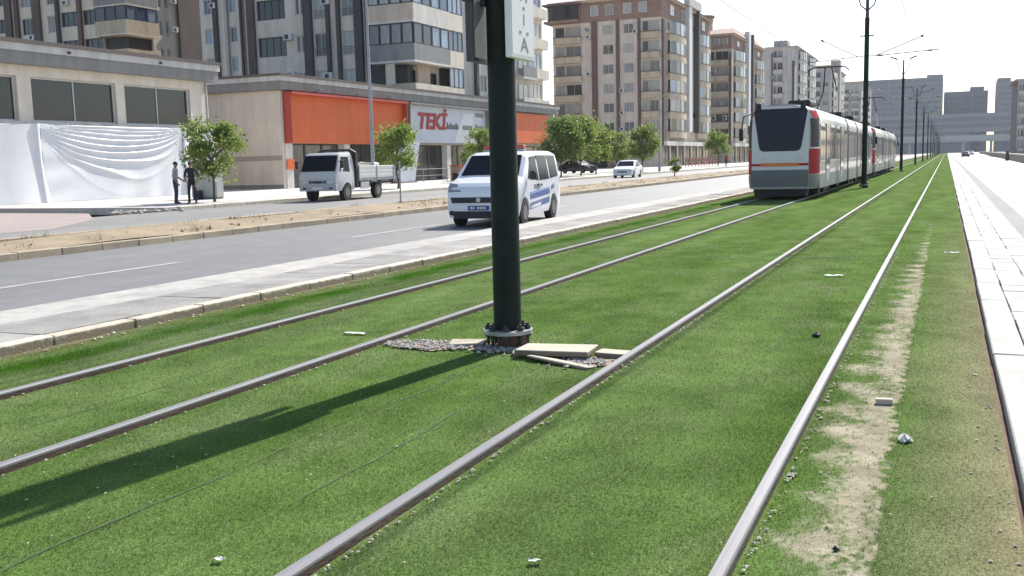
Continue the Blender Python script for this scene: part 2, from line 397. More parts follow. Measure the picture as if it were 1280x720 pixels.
mat('gravel_mat', (.36,.33,.30), .95, .5, 25, world_pos=True)

def dirty_kerb():
    m = mat('kerb_dirty', (.54,.48,.38), .9, .12, 3, world_pos=True, fine=.14, rnd=.10, bump=.25)
    nt = m.node_tree; p = next(n for n in nt.nodes if n.type == 'BSDF_PRINCIPLED'); cur = p.inputs['Base Color'].links[0].from_socket; L = nt.links.new
    g = N(nt,'ShaderNodeNewGeometry'); sx = N(nt,'ShaderNodeSeparateXYZ'); L(g.outputs['Position'], sx.inputs[0])
    nz = N(nt,'ShaderNodeTexNoise'); nz.inputs['Scale'].default_value = 9; nz.inputs['Detail'].default_value = 6; L(g.outputs['Position'], nz.inputs['Vector'])
    a = N(nt,'ShaderNodeMath', operation='MULTIPLY_ADD'); a.inputs[1].default_value = .09; L(nz.outputs[0], a.inputs[0]); L(sx.outputs[2], a.inputs[2])
    q = N(nt,'ShaderNodeMapRange'); q.inputs[1].default_value = .03; q.inputs[2].default_value = .058; q.inputs[3].default_value = 1; q.inputs[4].default_value = 0; L(a.outputs[0], q.inputs[0])
    mx = N(nt,'ShaderNodeMix', data_type='RGBA'); L(q.outputs[0], mx.inputs[0]); L(cur, mx.inputs[6]); mx.inputs[7].default_value = rgba((.25,.20,.14)); L(mx.outputs[2], p.inputs['Base Color'])   # soil splashed on the lower face
dirty_kerb()

# ------------------------------------------------------------------ ground, track bed, roads
YF = 900
struct(sheet('ground', 'earth', [(-2500,-600),(2500,-600),(2500,2600),(-2500,2600)], -.30))
def strip(name, m, x0, x1, y0, y1, z, zb=None):
    mb = MB()
    if zb is None: mb.quad((x0,y0,z),(x1,y0,z),(x1,y1,z),(x0,y1,z))
    else: mb.box(x0,x1,y0,y1,zb,z)
    return struct(mb.build(name, m))
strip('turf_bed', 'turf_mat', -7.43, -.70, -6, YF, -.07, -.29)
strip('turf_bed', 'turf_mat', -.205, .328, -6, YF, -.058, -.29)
strip('edge_gap', 'gap_soil', .328, .364, -6, YF, -.085)
# strip between outer rail and turf seam: turf worn down to the sand in irregular tongues
def vnoise(x, y, seed):
    r_ = np.random.default_rng(seed).random((64,256)); xi = np.floor(x).astype(int); yi = np.floor(y).astype(int); fx = x-xi; fy = y-yi
    fx = fx*fx*(3-2*fx); fy = fy*fy*(3-2*fy); q = lambda i, j: r_[i % 64, j % 256]
    return (q(xi,yi)*(1-fx)+q(xi+1,yi)*fx)*(1-fy)+(q(xi,yi+1)*(1-fx)+q(xi+1,yi+1)*fx)*fy
def wear(x, y):
    """0 = full turf, 1 = bare sand"""
    x = np.asarray(x, float); y = np.asarray(y, float)
    ton = np.sin(2*np.pi*y/.60+2.4*vnoise(x*0, y*.9, 1))*(.35+.75*vnoise(x*0, y*.7, 2))        # grass tongues over the sleepers
    edge = -.60 + .10*ton + .16*(vnoise(x*7, y*5, 3)-.5) + .10*(vnoise(x*22, y*16, 4)-.5) + .06*(vnoise(x*60, y*45, 5)-.5)
    edge = edge + np.clip((y-8)*.026, 0, .5) + np.clip((4.6-y)*.05, 0, .2)
    w = np.clip((x-edge)/.17, 0, 1)*np.clip((-.20-x+.10*(vnoise(x*30,y*22,8)-.7))/.03, 0, 1)
    gr = .45*vnoise(x*9, y*4, 6)+.55*vnoise(x*55, y*42, 7)
    return w*np.clip(1.2-np.clip(gr-.36, 0, 1)*2.3, 0, 1)
gx = np.linspace(-.70, -.205, 36); gy = np.concatenate([np.arange(-1, 8, .014), np.arange(8, 24, .03)])
XX, YY = np.meshgrid(gx, gy); WW = wear(XX, YY)
me = bpy.data.meshes.new('turf_bed'); nn = len(gx); vv = np.stack([XX.ravel(), YY.ravel(), np.full(XX.size, -.0698)], 1)
ii = (np.arange(len(gy)-1)[:,None]*nn+np.arange(nn-1)[None,:]).ravel(); ff = np.stack([ii, ii+1, ii+nn+1, ii+nn], 1)
me.from_pydata(vv.tolist(), [], ff.tolist()); at = me.attributes.new('wear', 'FLOAT', 'POINT'); at.data.foreach_set('value', WW.ravel().astype(np.float32))
o = struct(place('turf_bed', me, 'turf_worn'))
strip('turf_bed', 'turf_mat', -.70, -.205, 24, YF, -.07, -.29)
# seams where turf rolls meet: thin dark wavy strips
for sx_, a, b, w in ((-3.33, 1.5, 7.0, .011), (-2.77, 1.5, 9, .009), (-6.4, 2, 30, .010), (-5.2, 2, 18, .006), (-1.2, 8, 26, .006)):
    mb = MB(); q = np.arange(a, b, .12); ph = random.random()*6
    for y in q:
        xc = sx_ + .05*math.sin(y*.9+ph) + .02*math.sin(y*3.1+ph) + random.uniform(-.006,.006); ww = w*max(.08, .2+.9*random.random()+.7*math.sin(y*1.9+ph))*.75
        mb.v += [(xc-ww,y,-.0662),(xc+ww,y,-.0662)]
    for i in range(len(q)-1): mb.f.append((2*i,2*i+1,2*i+3,2*i+2))
    struct(mb.build('turf_seam', 'seam_dark'))
SEAMS = [(-3.33,7.0),(-2.77,9)]
mb = MB(); xs = np.arange(-2.15, -.75, .05)      # cross seam of the turf rolls
for i, x in enumerate(xs):
    y = 15.6 + .05*math.sin(x*3); mb.v += [(x,y-.022,-.0662),(x,y+.022,-.0662)]
for i in range(len(xs)-1): mb.f.append((2*i,2*i+2,2*i+3,2*i+1))
struct(mb.build('turf_seam', 'seam_dark'))

stained('asphalt',.14); stained('asphalt_pale',.16); stained('gutter_concrete',.35); stained('paving_grey',.3); stained('platform_slab',.18); stained('pavement_pale',.15)
# left: kerb, paving strip, gutter, road, median, service road, pavement
def stone_row(name, m, x0, x1, y0, y1, L, zt, zb, far, gap=.008, jz=.006, pname='kerb_stone', bev=.012):
    """a row of single stones up to y1, one joined run beyond"""
    base = struct(MB().box(x0+.02, x1-.02, y0, far, zb-.02, zb+.03).build(name, m))
    me = MB().box(-(x1-x0)/2, (x1-x0)/2, 0, L-gap, zb-zt, 0)
    o0 = None; y = y0
    while y < y1:
        if o0 is None: o0 = me.build(pname, m, base, bevel=bev); o = o0
        else: o = o0.copy(); col.objects.link(o)
        o.parent = base
        o.location = ((x0+x1)/2+random.uniform(-.006,.006), y, zt+random.uniform(-jz,jz)); o.rotation_euler = (random.uniform(-.004,.004), random.uniform(-.012,.012), random.uniform(-.004,.004))
        y += L
    mb = MB()
    while y < far:
        l2 = L*6; mb.box(x0,x1,y,y+l2-.02,zb,zt); y += l2
    mb.build('kerb_run', m, base)
    return base
stone_row('kerb', 'kerb_dirty', -7.56, -7.41, 1.5, 70, 1.0, .022, -.25, YF)
stone_row('verge_paving', 'paving_grey', -8.55, -7.57, 1.5, 60, 1.25, .014, -.25, YF, gap=.006, pname='paving_slab', bev=.004)
strip('gutter', 'gutter_concrete', -9.66, -8.46, -6, YF, -.03, -.28)
strip('road', 'asphalt', -15.7, -9.6, -6, YF, -.08)
mb = MB()
for y in np.arange(-2, 260, 9.6): mb.quad((-12.06,y+1.4,-.0755),(-11.93,y+1.4,-.0755),(-11.93,y+5.6,-.0755),(-12.06,y+5.6,-.0755))
struct(mb.build('lane_marking', 'road_paint'))
stone_row('median_kerb', 'median_kerb_mat', -15.76, -15.56, 9, 80, 1.0, .06, -.2, 420)
# median soil as an uneven bank
mb = MB(); gx = np.linspace(-18.7,-15.74,14); gy = np.concatenate([np.arange(-5,60,.5), np.arange(60,425,3.)])
for y in gy:
    for i, x in enumerate(gx):
        e = math.sin(math.pi*i/13)
        mb.v.append((x, y, .05 + .10*e + .05*e*(random.random()-.4) + .03*math.sin(y*.7+x)))
for j in range(len(gy)-1):
    for i in range(13): a = j*14+i; mb.f.append((a,a+1,a+15,a+14))
struct(mb.build('median_soil', 'dry_soil', smooth=180))
stone_row('median_kerb', 'median_kerb_mat', -18.86, -18.68, 12, 60, 1.0, .10, -.2, 420)
strip('service_road', 'asphalt_pale', -27.0, -18.84, -6, 420, -.06)
struct(sheet('pink_paving', 'pavement_pink', [(-41,-6),(-22.7,-6),(-22.7,20.2),(-25.5,24.3),(-29.5,27.9),(-41,29)], -.055))
stone_row('pavement_kerb', 'kerb_stone_mat', -27.18, -26.98, 30, 90, 1.0, .085, -.2, 420, pname='kerb_stone')
strip('pavement', 'pavement_pale', -60, -27.17, 29.4, 420, .08, -.2)
# right: edging, slabs, gutter, road
stone_row('platform_edging', 'platform_slab', .362, .592, 2.2, 75, 1.454, .0, -.28, YF, gap=.007, jz=.003, pname='edging_stone', bev=.008)
stone_row('platform_paving', 'platform_slab', .598, .875, 2.2, 62, .5, -.003, -.050, YF, gap=.005, jz=.003, pname='paving_slab', bev=.005)
stone_row('platform_paving', 'platform_slab', .880, 1.235, 2.2, 62, .5, -.003, -.050, YF, gap=.005, jz=.003, pname='paving_slab', bev=.005)
strip('platform_bedding', 'gutter_concrete', .595, 1.23, -6, YF, -.075, -.29)
strip('gutter', 'gutter_grey', 1.24, 1.72, -6, YF, -.118, -.29)
strip('road', 'road_right', 1.72, 9.5, -6, YF, -.125)
strip('edge_line', 'platform_slab', 1.80, 1.98, -6, YF, -.1205)
strip('road', 'road_right', 10.4, 24, 60, YF, -.11)

# ------------------------------------------------------------------ rails
def rail(x, lab):
    root = thing('tram_rail', lab, 'rail', (x, -6, -.217), 0, 'tram rails in the turf')
    L = YF+6
    head = [(-.036,.145),(.036,.145),(.036,.185),(.030,.1995),(-.030,.1995),(-.036,.185)]
    foot = [(-.06,0),(.06,0),(.040,.10),(.031,.135),(.0302,.184),(-.0302,.184),(-.031,.135),(-.040,.10)]
    segs = [0, 20, 60, 200, L]
    mb = MB(); mb.loft([[(px, y, pz) for px, pz in foot] for y in segs]); fixn(mb.build('rail_web', 'rail_side', root))
    top = [(-.0355,.150),(-.0355,.186),(-.030,.1965),(-.02,.2),(.02,.2),(.030,.1965),(.0355,.186)]
    mb = MB(); mb.loft([[(px, y, pz) for px, pz in [(-.0306,.181),(-.0295,.192),(-.0235,.1992),(0,.2),(.0235,.1992),(.0295,.192),(.0306,.181)]] for y in segs]); fixn(mb.build('rail_head', 'rail_top', root))
    return root
rail(-.7276, 'shiny steel rail beside the worn sandy strip')
rail(-2.2326, 'steel rail with brown flank next to the broken slabs')
rail(-4.5195, 'steel rail running under the near side of the tram, beside the pole')
rail(-6.024, 'steel rail on the road side of the track, running under the tram')

# ------------------------------------------------------------------ turf blades (real fibres near the camera)
def blades():
    V = []; tot = 0
    cf = np.array([-math.sin(YAW), math.cos(YAW)])
    zones = [(1.6,4.2,15000,.0026,.014), (4.2,7,8000,.0036,.014), (7,11,3400,.0052,.014), (11,18,1100,.008,.013), (18,26,300,.012,.012)]
    P = []
    for d0, d1, den, w, h in zones:
        x0, x1, y0, y1 = -7.4, .315, 1.2, d1
        n = int((x1-x0)*(y1-y0)*den)
        x = rng.uniform(x0,x1,n); y = rng.uniform(y0,y1,n)
        d = np.hypot(x,y); dep = x*cf[0]+y*cf[1]; lat = x*cf[1]-y*cf[0]
        ok = (d>d0)&(d<=d1)&(dep>1.2)&(np.abs(lat) < dep*.60+.9)
        x = x[ok]; y = y[ok]
        # clear the rails, seams and worn sand
        keep = np.ones(len(x), bool)
        for rx in (-.7276,-2.2326,-4.5195,-6.024): keep &= np.abs(x-rx) > .046
        for s_, ym in SEAMS: keep &= ~((np.abs(x-s_-.035*np.sin(y*.9)) < .008)&(y<ym))
        wv = np.where((x > -.70)&(x < -.205), wear(x, y), 0); keep &= rng.random(len(x)) > np.clip(wv*1.15, 0, .93)
        keep &= ~(((x+3.376)**2+(y-7.6)**2) < .05)
        keep &= rng.random(len(x)) > .25*(x > -.2)+np.clip((x-.02)/.3, 0, 1)*.55
        keep &= rng.random(len(x)) > np.clip((-7.15-x)/.2, 0, 1)*.9
        # patchy density
        pat = np.sin(x*5.1+np.sin(y*1.3)*2)*np.sin(y*2.2+np.sin(x*2)*2)
        keep &= rng.random(len(x)) < (.86+.14*pat)*np.clip((27-np.hypot(x,y))/9,0,1)
        x = x[keep]; y = y[keep]; n = len(x)
        zb = np.where(x > -.205, -.0585, -.0705)
        a = rng.uniform(0,2*math.pi,n); ww = w*rng.uniform(.6,1.3,n)/2; hh = h*rng.uniform(.55,1.2,n)
        lx = rng.normal(0,.45,n)*hh; ly = rng.normal(0,.45,n)*hh
        v = np.empty((n,3,3))
        v[:,0] = np.stack([x-np.cos(a)*ww, y-np.sin(a)*ww, zb],1); v[:,1] = np.stack([x+np.cos(a)*ww, y+np.sin(a)*ww, zb],1)
        v[:,2] = np.stack([x+lx, y+ly, zb+hh],1); P.append(v.reshape(-1,3))
    v = np.concatenate(P); n = len(v)//3
    me = bpy.data.meshes.new('turf_fibres'); me.vertices.add(len(v)); me.vertices.foreach_set('co', v.ravel().astype(np.float32))
    me.loops.add(n*3); me.loops.foreach_set('vertex_index', np.arange(n*3, dtype=np.int32))
    me.polygons.add(n); me.polygons.foreach_set('loop_start', np.arange(0,n*3,3,dtype=np.int32)); me.polygons.foreach_set('loop_total', np.full(n,3,np.int32))
    me.update(); me.validate()
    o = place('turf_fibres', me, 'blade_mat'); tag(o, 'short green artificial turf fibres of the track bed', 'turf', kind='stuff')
    print('blades', n)
blades()
# pebbles and crumbs
mb = MB()
def zt(x): return -.055 if x > -.205 else -.067
for i in range(520):
    x = random.uniform(-7.3,.3); y = 1.8 + 20*random.random()**1.7
    mb.rock((x,y,zt(x)+.008), random.uniform(.003,.009))
for rx, n in ((-2.2326,330),(-.7276,330),(-4.5195,120),(-6.024,60)):
    for i in range(n):
        y = 1.8 + 16*random.random()**1.5
        mb.rock((rx+.055+abs(random.gauss(0,.018)), y, -.060), random.uniform(.005,.013))
for i in range(260):
    y = 3 + 22*random.random()**1.4; mb.rock((-7.33+random.gauss(0,.06), y, -.06), random.uniform(.006,.022))
for i in range(130):
    y = 2 + 16*random.random()**1.4; x = .3-abs(random.gauss(0,.09)); mb.rock((x, y, -.053), random.uniform(.004,.013))
for i in range(160):
    y = 2.2 + 12*random.random()**1.3; x = random.uniform(-.55,-.22); mb.rock((x, y, -.062), random.uniform(.003,.009))
tag(mb.build('pebbles', 'pebble'), 'pale pebbles and crumbs scattered over the turf', 'pebbles', kind='stuff')
# ------------------------------------------------------------------ tram poles
PX = -3.376
def make_pole(first=False):
    r = thing('tram_pole', 'x', 'pole', (PX,0,0), 0, 'poles along the middle of the tram tracks')
    mb = MB(); ring = lambda z, q: [(q*math.cos(2*math.pi*i/16), q*math.sin(2*math.pi*i/16), z) for i in range(16)]
    mb.loft([ring(.085,.118), ring(3.5,.112), ring(7.4,.10)]); mb.build('shaft', 'pole_paint', r, smooth=40)
    mb = MB(); mb.loft([ring(7.39,.08), ring(8.85,.06)]); mb.build('upper_shaft', 'pole_steel', r, smooth=40)
    mb = MB(); mb.cyl((0,0,.055),(0,0,.086),.212,n=24); fl = mb.build('base_flange', 'flange', r, smooth=40)
    MB().cyl((0,0,.0865),(0,0,.10),.128,.120,n=16).build('weld_ring', 'pole_paint', fl)
    mb = MB(); mb.cyl((.03,.02,-.16),(.03,.02,.05),.135,.13,n=10); mb.build('footing', 'rust_block', r)
    for i in range(8):
        t = 2*math.pi*(i+.4)/8; x, y = .168*math.cos(t), .168*math.sin(t)
        b = MB().cyl((x,y,-.12),(x,y,.138),.014,n=8).build('anchor_bolt', 'nut', r)
        MB().cyl((x,y,.0865),(x,y,.118),.030,n=6).build('nut', 'nut', b); MB().cyl((x,y,.02),(x,y,.054),.030,n=6).build('nut', 'nut', b)
    # brackets
    a = MB(); a.tube([(.1,0,5.75),(.42,0,5.74),(3.1,0,5.86)], .022, 8); a.tube([(.42,0,5.76),(2.27,0,6.46)], .020, 8)
    ar = a.build('bracket_arm', 'pole_steel', r)
    for xa, za in ((.5,5.745),(2.5,5.835)): MB().loft([[(xa+dx,q*math.cos(t),za+q*math.sin(t)) for t in np.linspace(0,5.5,8)] for dx,q in ((0,.02),(.02,.05),(.06,.03),(.1,.05),(.14,.03),(.18,.05),(.2,.02))]).build('insulator','nut',ar)
    MB().cyl((2.22,0,6.44),(2.32,0,6.48),.05,n=8).build('wire_clamp', 'nut', ar)
    a = MB(); a.tube([(-.1,0,5.75),(-.4,0,5.74),(-2.6,0,5.60)], .018, 8); a.tube([(-.4,0,5.76),(-1.9,0,6.55)], .020, 8)
    ar = a.build('bracket_arm', 'pole_steel', r); MB().cyl((-1.84,0,6.52),(-1.94,0,6.57),.05,n=8).build('insulator', 'nut', ar)
    MB().box(-.3,.3,-.03,.03,6.60,6.65).build('cross_bracket', 'pole_steel', r)
    for s in (-1,1):                                       # lamp fork
        pts = [(s*.06,0,7.75),(s*.28,0,7.95),(s*.42,0,8.4),(s*.55,0,8.95)]
        la = MB().tube(pts,.028,8).build('lamp_arm','pole_steel',r)
        MB().obox((s*.72,0,9.02),(.55,.22,.10),(0,-s*.35,0)).build('lamp_head','pole_steel',la,bevel=.02)
    return r
pole = make_pole()
ORD = ['second','third','fourth','fifth','sixth','seventh','eighth','ninth','tenth','eleventh','twelfth','thirteenth','fourteenth','fifteenth']
pole.location.y = 7.6; pole['label'] = 'dark green tram pole carrying white sign boxes, bolted to a round flange'
# sign boxes on the near pole
def sign_panel_box(dx, lab, m):
    """slim sign case beside the pole, its faces parallel to the tracks"""
    t = thing('pole_sign', lab, 'sign', (PX+dx, 7.61, 2.315)); MB().box(-.028,.028,-.24,.24,0,1.7).build('sign_case', m, t, bevel=.008); return t
t = sign_panel_box(.168, 'white vertical sign box with dark lettering on the near pole', 'sign_white')
MB().box(.0285,.031,-.225,.225,.03,1.67).build('sign_face', 'sign_pale', t)
for s, z, q, sxx in (('A',.06,.165,1.5),('I',.27,.13,1.0),('H',.46,.15,1.6),('A',.68,.165,1.5),('I',.9,.13,1)):
    me = text_mesh(s, q, .001); o = place('lettering', me, 'letter_grey', t); o.rotation_euler = (R(90),0,R(90)); o.location = (.0325,.02,z); o.scale = (sxx,1,1)
for dy, z in ((-.06,.20),(.09,.20),(.02,.395)): MB().box(.0315,.0335,dy-.018,dy+.018,z,z+.022).build('lettering','letter_grey',t)
for z in (.25,1.2): MB().box(-.06,-.029,-.03,.03,z,z+.05).build('clamp','pole_steel',t)
t = sign_panel_box(-.168, 'grey slim sign box on the road side of the near pole', 'sign_back')
for y0_,y1_,z0_,z1_ in ((-.248,-.232,-.012,1.7),(.232,.248,-.012,1.7),(-.23,.23,-.012,.02)): MB().box(-.032,.034,y0_,y1_,z0_,z1_).build('case_frame','frame_dark',t)
MB().box(.035,.075,-.10,.03,.44,.52).build('clamp','nut',t); MB().box(-.05,.05,-.262,-.249,.46,.49).build('clamp','nut',t)
for k in range(14):
    p = copy_tree(pole, skip=('anchor_bolt',) if k else ()); p.location.y = 47.5+40*k; p['label'] = ORD[k]+' dark tram pole with lamp fork, counted from the pole with sign boxes'
# overhead wires
for x, z, lab in ((-1.25,5.62,'contact wire hung over the empty tram track'),(-5.6,5.6,'contact wire hung over the track with the tram'),(PX+2.27,6.47,'upper carrier wire strung over the empty tram track'),(PX-1.9,6.55,'upper carrier wire strung over the track with the tram')):
    mb = MB(); mb.tube([(x, y, z - (0 if z < 6 else .0)) for y in (-30, 7.6, 47.5, 87.5, 200, 600)], .010, 5)
    if z > 6:
        o = mb.build('overhead_wire','wire')
        for y in np.arange(12, 120, 8.): MB().cyl((x,y,5.63),(x,y,z),.004,n=4).build('dropper','wire',o)
    else: o = mb.build('overhead_wire','wire')
    tag(o, lab, 'wire', 'overhead tram wires')

# broken slabs, gravel by the pole
def slab(c, size, rot, lab, m='concrete_slab'):
    me = MB().obox((0,0,0), size, (0,0,0), .012); o = me.build('concrete_slab', m, bevel=.006); o.data.materials.append(MATS['slab_side_shaded'])
    for p_ in o.data.polygons: p_.material_index = 0 if p_.normal.z > .5 else 1  # all but the top faces take the shade-darkened colour
    o.location = c; o.rotation_euler = rot
    return tag(o, lab, 'slab', 'broken slabs beside the pole')
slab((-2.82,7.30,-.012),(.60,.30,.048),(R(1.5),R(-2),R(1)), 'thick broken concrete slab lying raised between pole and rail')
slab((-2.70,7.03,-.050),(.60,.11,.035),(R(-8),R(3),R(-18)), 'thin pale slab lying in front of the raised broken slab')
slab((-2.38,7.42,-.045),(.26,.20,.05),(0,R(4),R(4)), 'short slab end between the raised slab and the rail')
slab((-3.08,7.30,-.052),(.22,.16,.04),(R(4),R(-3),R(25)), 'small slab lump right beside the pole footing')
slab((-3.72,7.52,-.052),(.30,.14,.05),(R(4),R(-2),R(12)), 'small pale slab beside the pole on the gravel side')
struct(MB().quad(*[(-3.376+.42*math.cos(t)*(1+.25*math.sin(3*t)), 7.5+.22*math.sin(t)*(1+.2*math.cos(2*t)), -.0610) for t in np.linspace(0,6.28,14)[:-1]]).build('bare_soil','dry_soil'))
struct(MB().quad(*[(-4.05+.40*math.cos(t)*(1+.2*math.sin(3*t)), 7.42+.2*math.sin(t)*(1+.2*math.cos(5*t)), -.0605) for t in np.linspace(0,6.28,16)[:-1]]).build('bare_soil','dry_soil'))
struct(MB().quad(*[(-2.55+.30*math.cos(t)*(1+.2*math.sin(3*t)), 7.15+.22*math.sin(t)*(1+.2*math.cos(5*t)), -.0600) for t in np.linspace(0,6.28,16)[:-1]]).build('bare_soil','dry_soil'))
mb = MB()
for i in range(420):
    q = random.random()**.5; a = random.random()*6.283
    mb.rock((-4.05+.42*q*math.cos(a), 7.42+.21*q*math.sin(a), -.052), random.uniform(.008,.022))
for i in range(120): mb.rock((-2.5+random.gauss(0,.09), 7.12+random.gauss(0,.09), -.052), random.uniform(.008,.025))
for i in range(160): mb.rock((-3.3+random.gauss(0,.16), 7.45+random.gauss(0,.10), -.055), random.uniform(.008,.028))
tag(mb.build('gravel','gravel_mat'), 'patch of loose grey gravel beside the pole footing', 'gravel', kind='stuff')
# litter
def lump(name, c, r, m, lab, n=9):
    mb = MB()
    mb.rock((0,0,r*.25), r*.8, .8)
    for i in range(n-1): mb.rock((random.gauss(0,r*.33), random.gauss(0,r*.33), abs(random.gauss(0,r*.25))), r*random.uniform(.35,.6), .8)
    o = mb.build(name, m); o.location = c; return tag(o, lab, 'litter')
lump('white_stone', (-.165,5.6,-.056), .05, 'stone_white', 'chunky white stone lying on the turf by the seam', 14)
tag(MB().obox((0,0,0),(.10,.055,.035),(0,0,.1),.004).build('brick_piece','brick_pink',bevel=.004), 'pale pink brick piece on the worn sand', 'brick').location = (-.315,6.48,-.053)
lump('dark_litter', (-.98,8.75,-.062), .05, 'rubbish', 'crumpled dark litter between the rails', 5)
lump('dark_litter', (-.36,3.95,-.066), .018, 'rubbish', 'small black crumb lying on the worn sand', 4)
def scrap(c, s, rz, lab):
    mb = MB(); n = 5
    for j in range(n):
        for i in range(n): mb.v.append(((i/(n-1)-.5)*s[0], (j/(n-1)-.5)*s[1], random.uniform(0,.012)))
    for j in range(n-1):
        for i in range(n-1): a = j*n+i; mb.f.append((a,a+1,a+n+1,a+n))
    o = mb.build('paper_scrap','paper'); o.location = c; o.rotation_euler = (0,0,rz); return tag(o, lab, 'litter')
scrap((-1.43,3.42,-.058),(.05,.025),.5,'white paper scrap on the turf between the rails of the empty track')
scrap((-2.62,3.0,-.058),(.045,.03),.1,'white paper scrap on the turf between the two tracks')
scrap((-5.0,7.75,-.056),(.22,.06),.1,'larger white scrap near the inner rail of the tram track')
scrap((-1.28,13.2,-.055),(.22,.08),.2,'pale scrap on the turf by the cross seam')
scrap((.12,16.5,-.05),(.22,.06),0,'pale scrap on the turf strip beside the edging stones')
# ------------------------------------------------------------------ vehicles
def lerp_prof(P, y):
    for (a,b),(c,d) in zip(P, P[1:]):
        if y <= c: return b + (d-b)*max(0,(y-a))/(c-a) if c > a else d
    return P[-1][1]
class Car:
    def __init__(s, L, hw, top, belt, tumble, zb, wheels, wr, ft=.13, rt=.05):
        s.L, s.hw, s.top, s.belt, s.tum, s.zb, s.wh, s.wr, s.ft, s.rt = L, hw, top, belt, tumble, zb, wheels, wr, ft, rt
    def tz(s, y): return lerp_prof(s.top, y)
    def w(s, y, z):
        w = s.hw
        if z > s.belt: w -= s.tum*(z-s.belt)
        if z < s.zb+.2: w -= .05*(s.zb+.2-z)/.2
        if y < .6: w *= 1-s.ft*((.6-y)/.6)**2
        if y > s.L-.25: w *= 1-s.rt*((y-s.L+.25)/.25)**2
        return w
    def bottom(s, y):
        z = s.zb
        for wy in s.wh:
            d = abs(y-wy); a = s.wr+.07
            if d < a: z = max(z, s.wr+math.sqrt(a*a-d*d))
        return z
    def body(s, m, root, name='body'):
        ys = set(np.round(np.arange(0, s.L, .09),3)) | {s.L} | {p[0] for p in s.top}
        for wy in s.wh:
            for k in range(-5,6): ys.add(round(wy+(s.wr+.07)*math.sin(k*math.pi/10)*.999,3))
        rings = []
        for y in sorted(ys):
            zt, zb = s.tz(y), s.bottom(y); h = zt-zb; half = []
            for f in (0,.12,.3,.5,.7,.86): z = zb+f*h; half.append((s.w(y,z), y, z))
            z = zt-.05*min(1,h); half.append((s.w(y,z)-.025, y, z)); half.append((s.w(y,zt)-.12, y, zt-.004)); half.append((s.w(y,zt)*.5, y, zt+.012))
            half = [(s.w(y,zb)*.6,y,zb)] + half
            rings.append(half + [(-x,y_,z) for x,y_,z in reversed(half)])
        o = MB().loft(rings).build(name, m, root, smooth=38); return fixn(o)
    def side(s, m, root, name, poly, sg, off=.007, th=.0):
        """panel on the flank: polygon in (y,z)"""
        pts = [(sg*(s.w(y,z)+off), y, z) for y,z in poly]
        if sg > 0: pts = pts
        else: pts = pts[::-1]
        inn = [(x-sg*.03,y,z) for x,y,z in pts]; b = MB(); n = len(pts)
        b.v += pts+inn; b.f.append(tuple(range(n)))
        for i in range(n): j=(i+1)%n; b.f.append((i,n+i,n+j,j))
        return fixn(b.build(name, m, root))
    def over(s, m, root, name, y0, y1, inset, off=.012):
        a = [( -(s.w(y0,s.tz(y0))-inset), y0), (s.w(y0,s.tz(y0))-inset, y0), (s.w(y1,s.tz(y1))-inset, y1), (-(s.w(y1,s.tz(y1))-inset), y1)]
        nz = Vector((0, -(s.tz(y1)-s.tz(y0)), y1-y0)).normalized()*off
        if nz.z < 0: nz = -nz
        top = [(x, y+nz.y, s.tz(y)+.012+nz.z) for x,y in a]; b = MB()
        b.hexa([(x,y-nz.y*2,z-nz.z*2) for x,y,z in top] + top); return fixn(b.build(name, m, root))
    def wheels_(s, root, tw=.2):
        for wy in s.wh:
            for sg in (-1,1):
                x1 = sg*(s.hw-.015); x0 = sg*(s.hw-.015-tw)
                t = MB().cyl((x0,wy,s.wr),(x1,wy,s.wr),s.wr,n=22).build('wheel','tyre',root,smooth=40)
                b = MB().cyl((x1-sg*.01,wy,s.wr),(x1+sg*.012,wy,s.wr),s.wr*.58,n=16)
                b.build('rim','rim',t,smooth=40)
        b = MB().box(-s.hw+.24,s.hw-.24,.25,s.L-.25,s.zb-.02,s.zb+.25); b.build('underbody','tram_black',root)

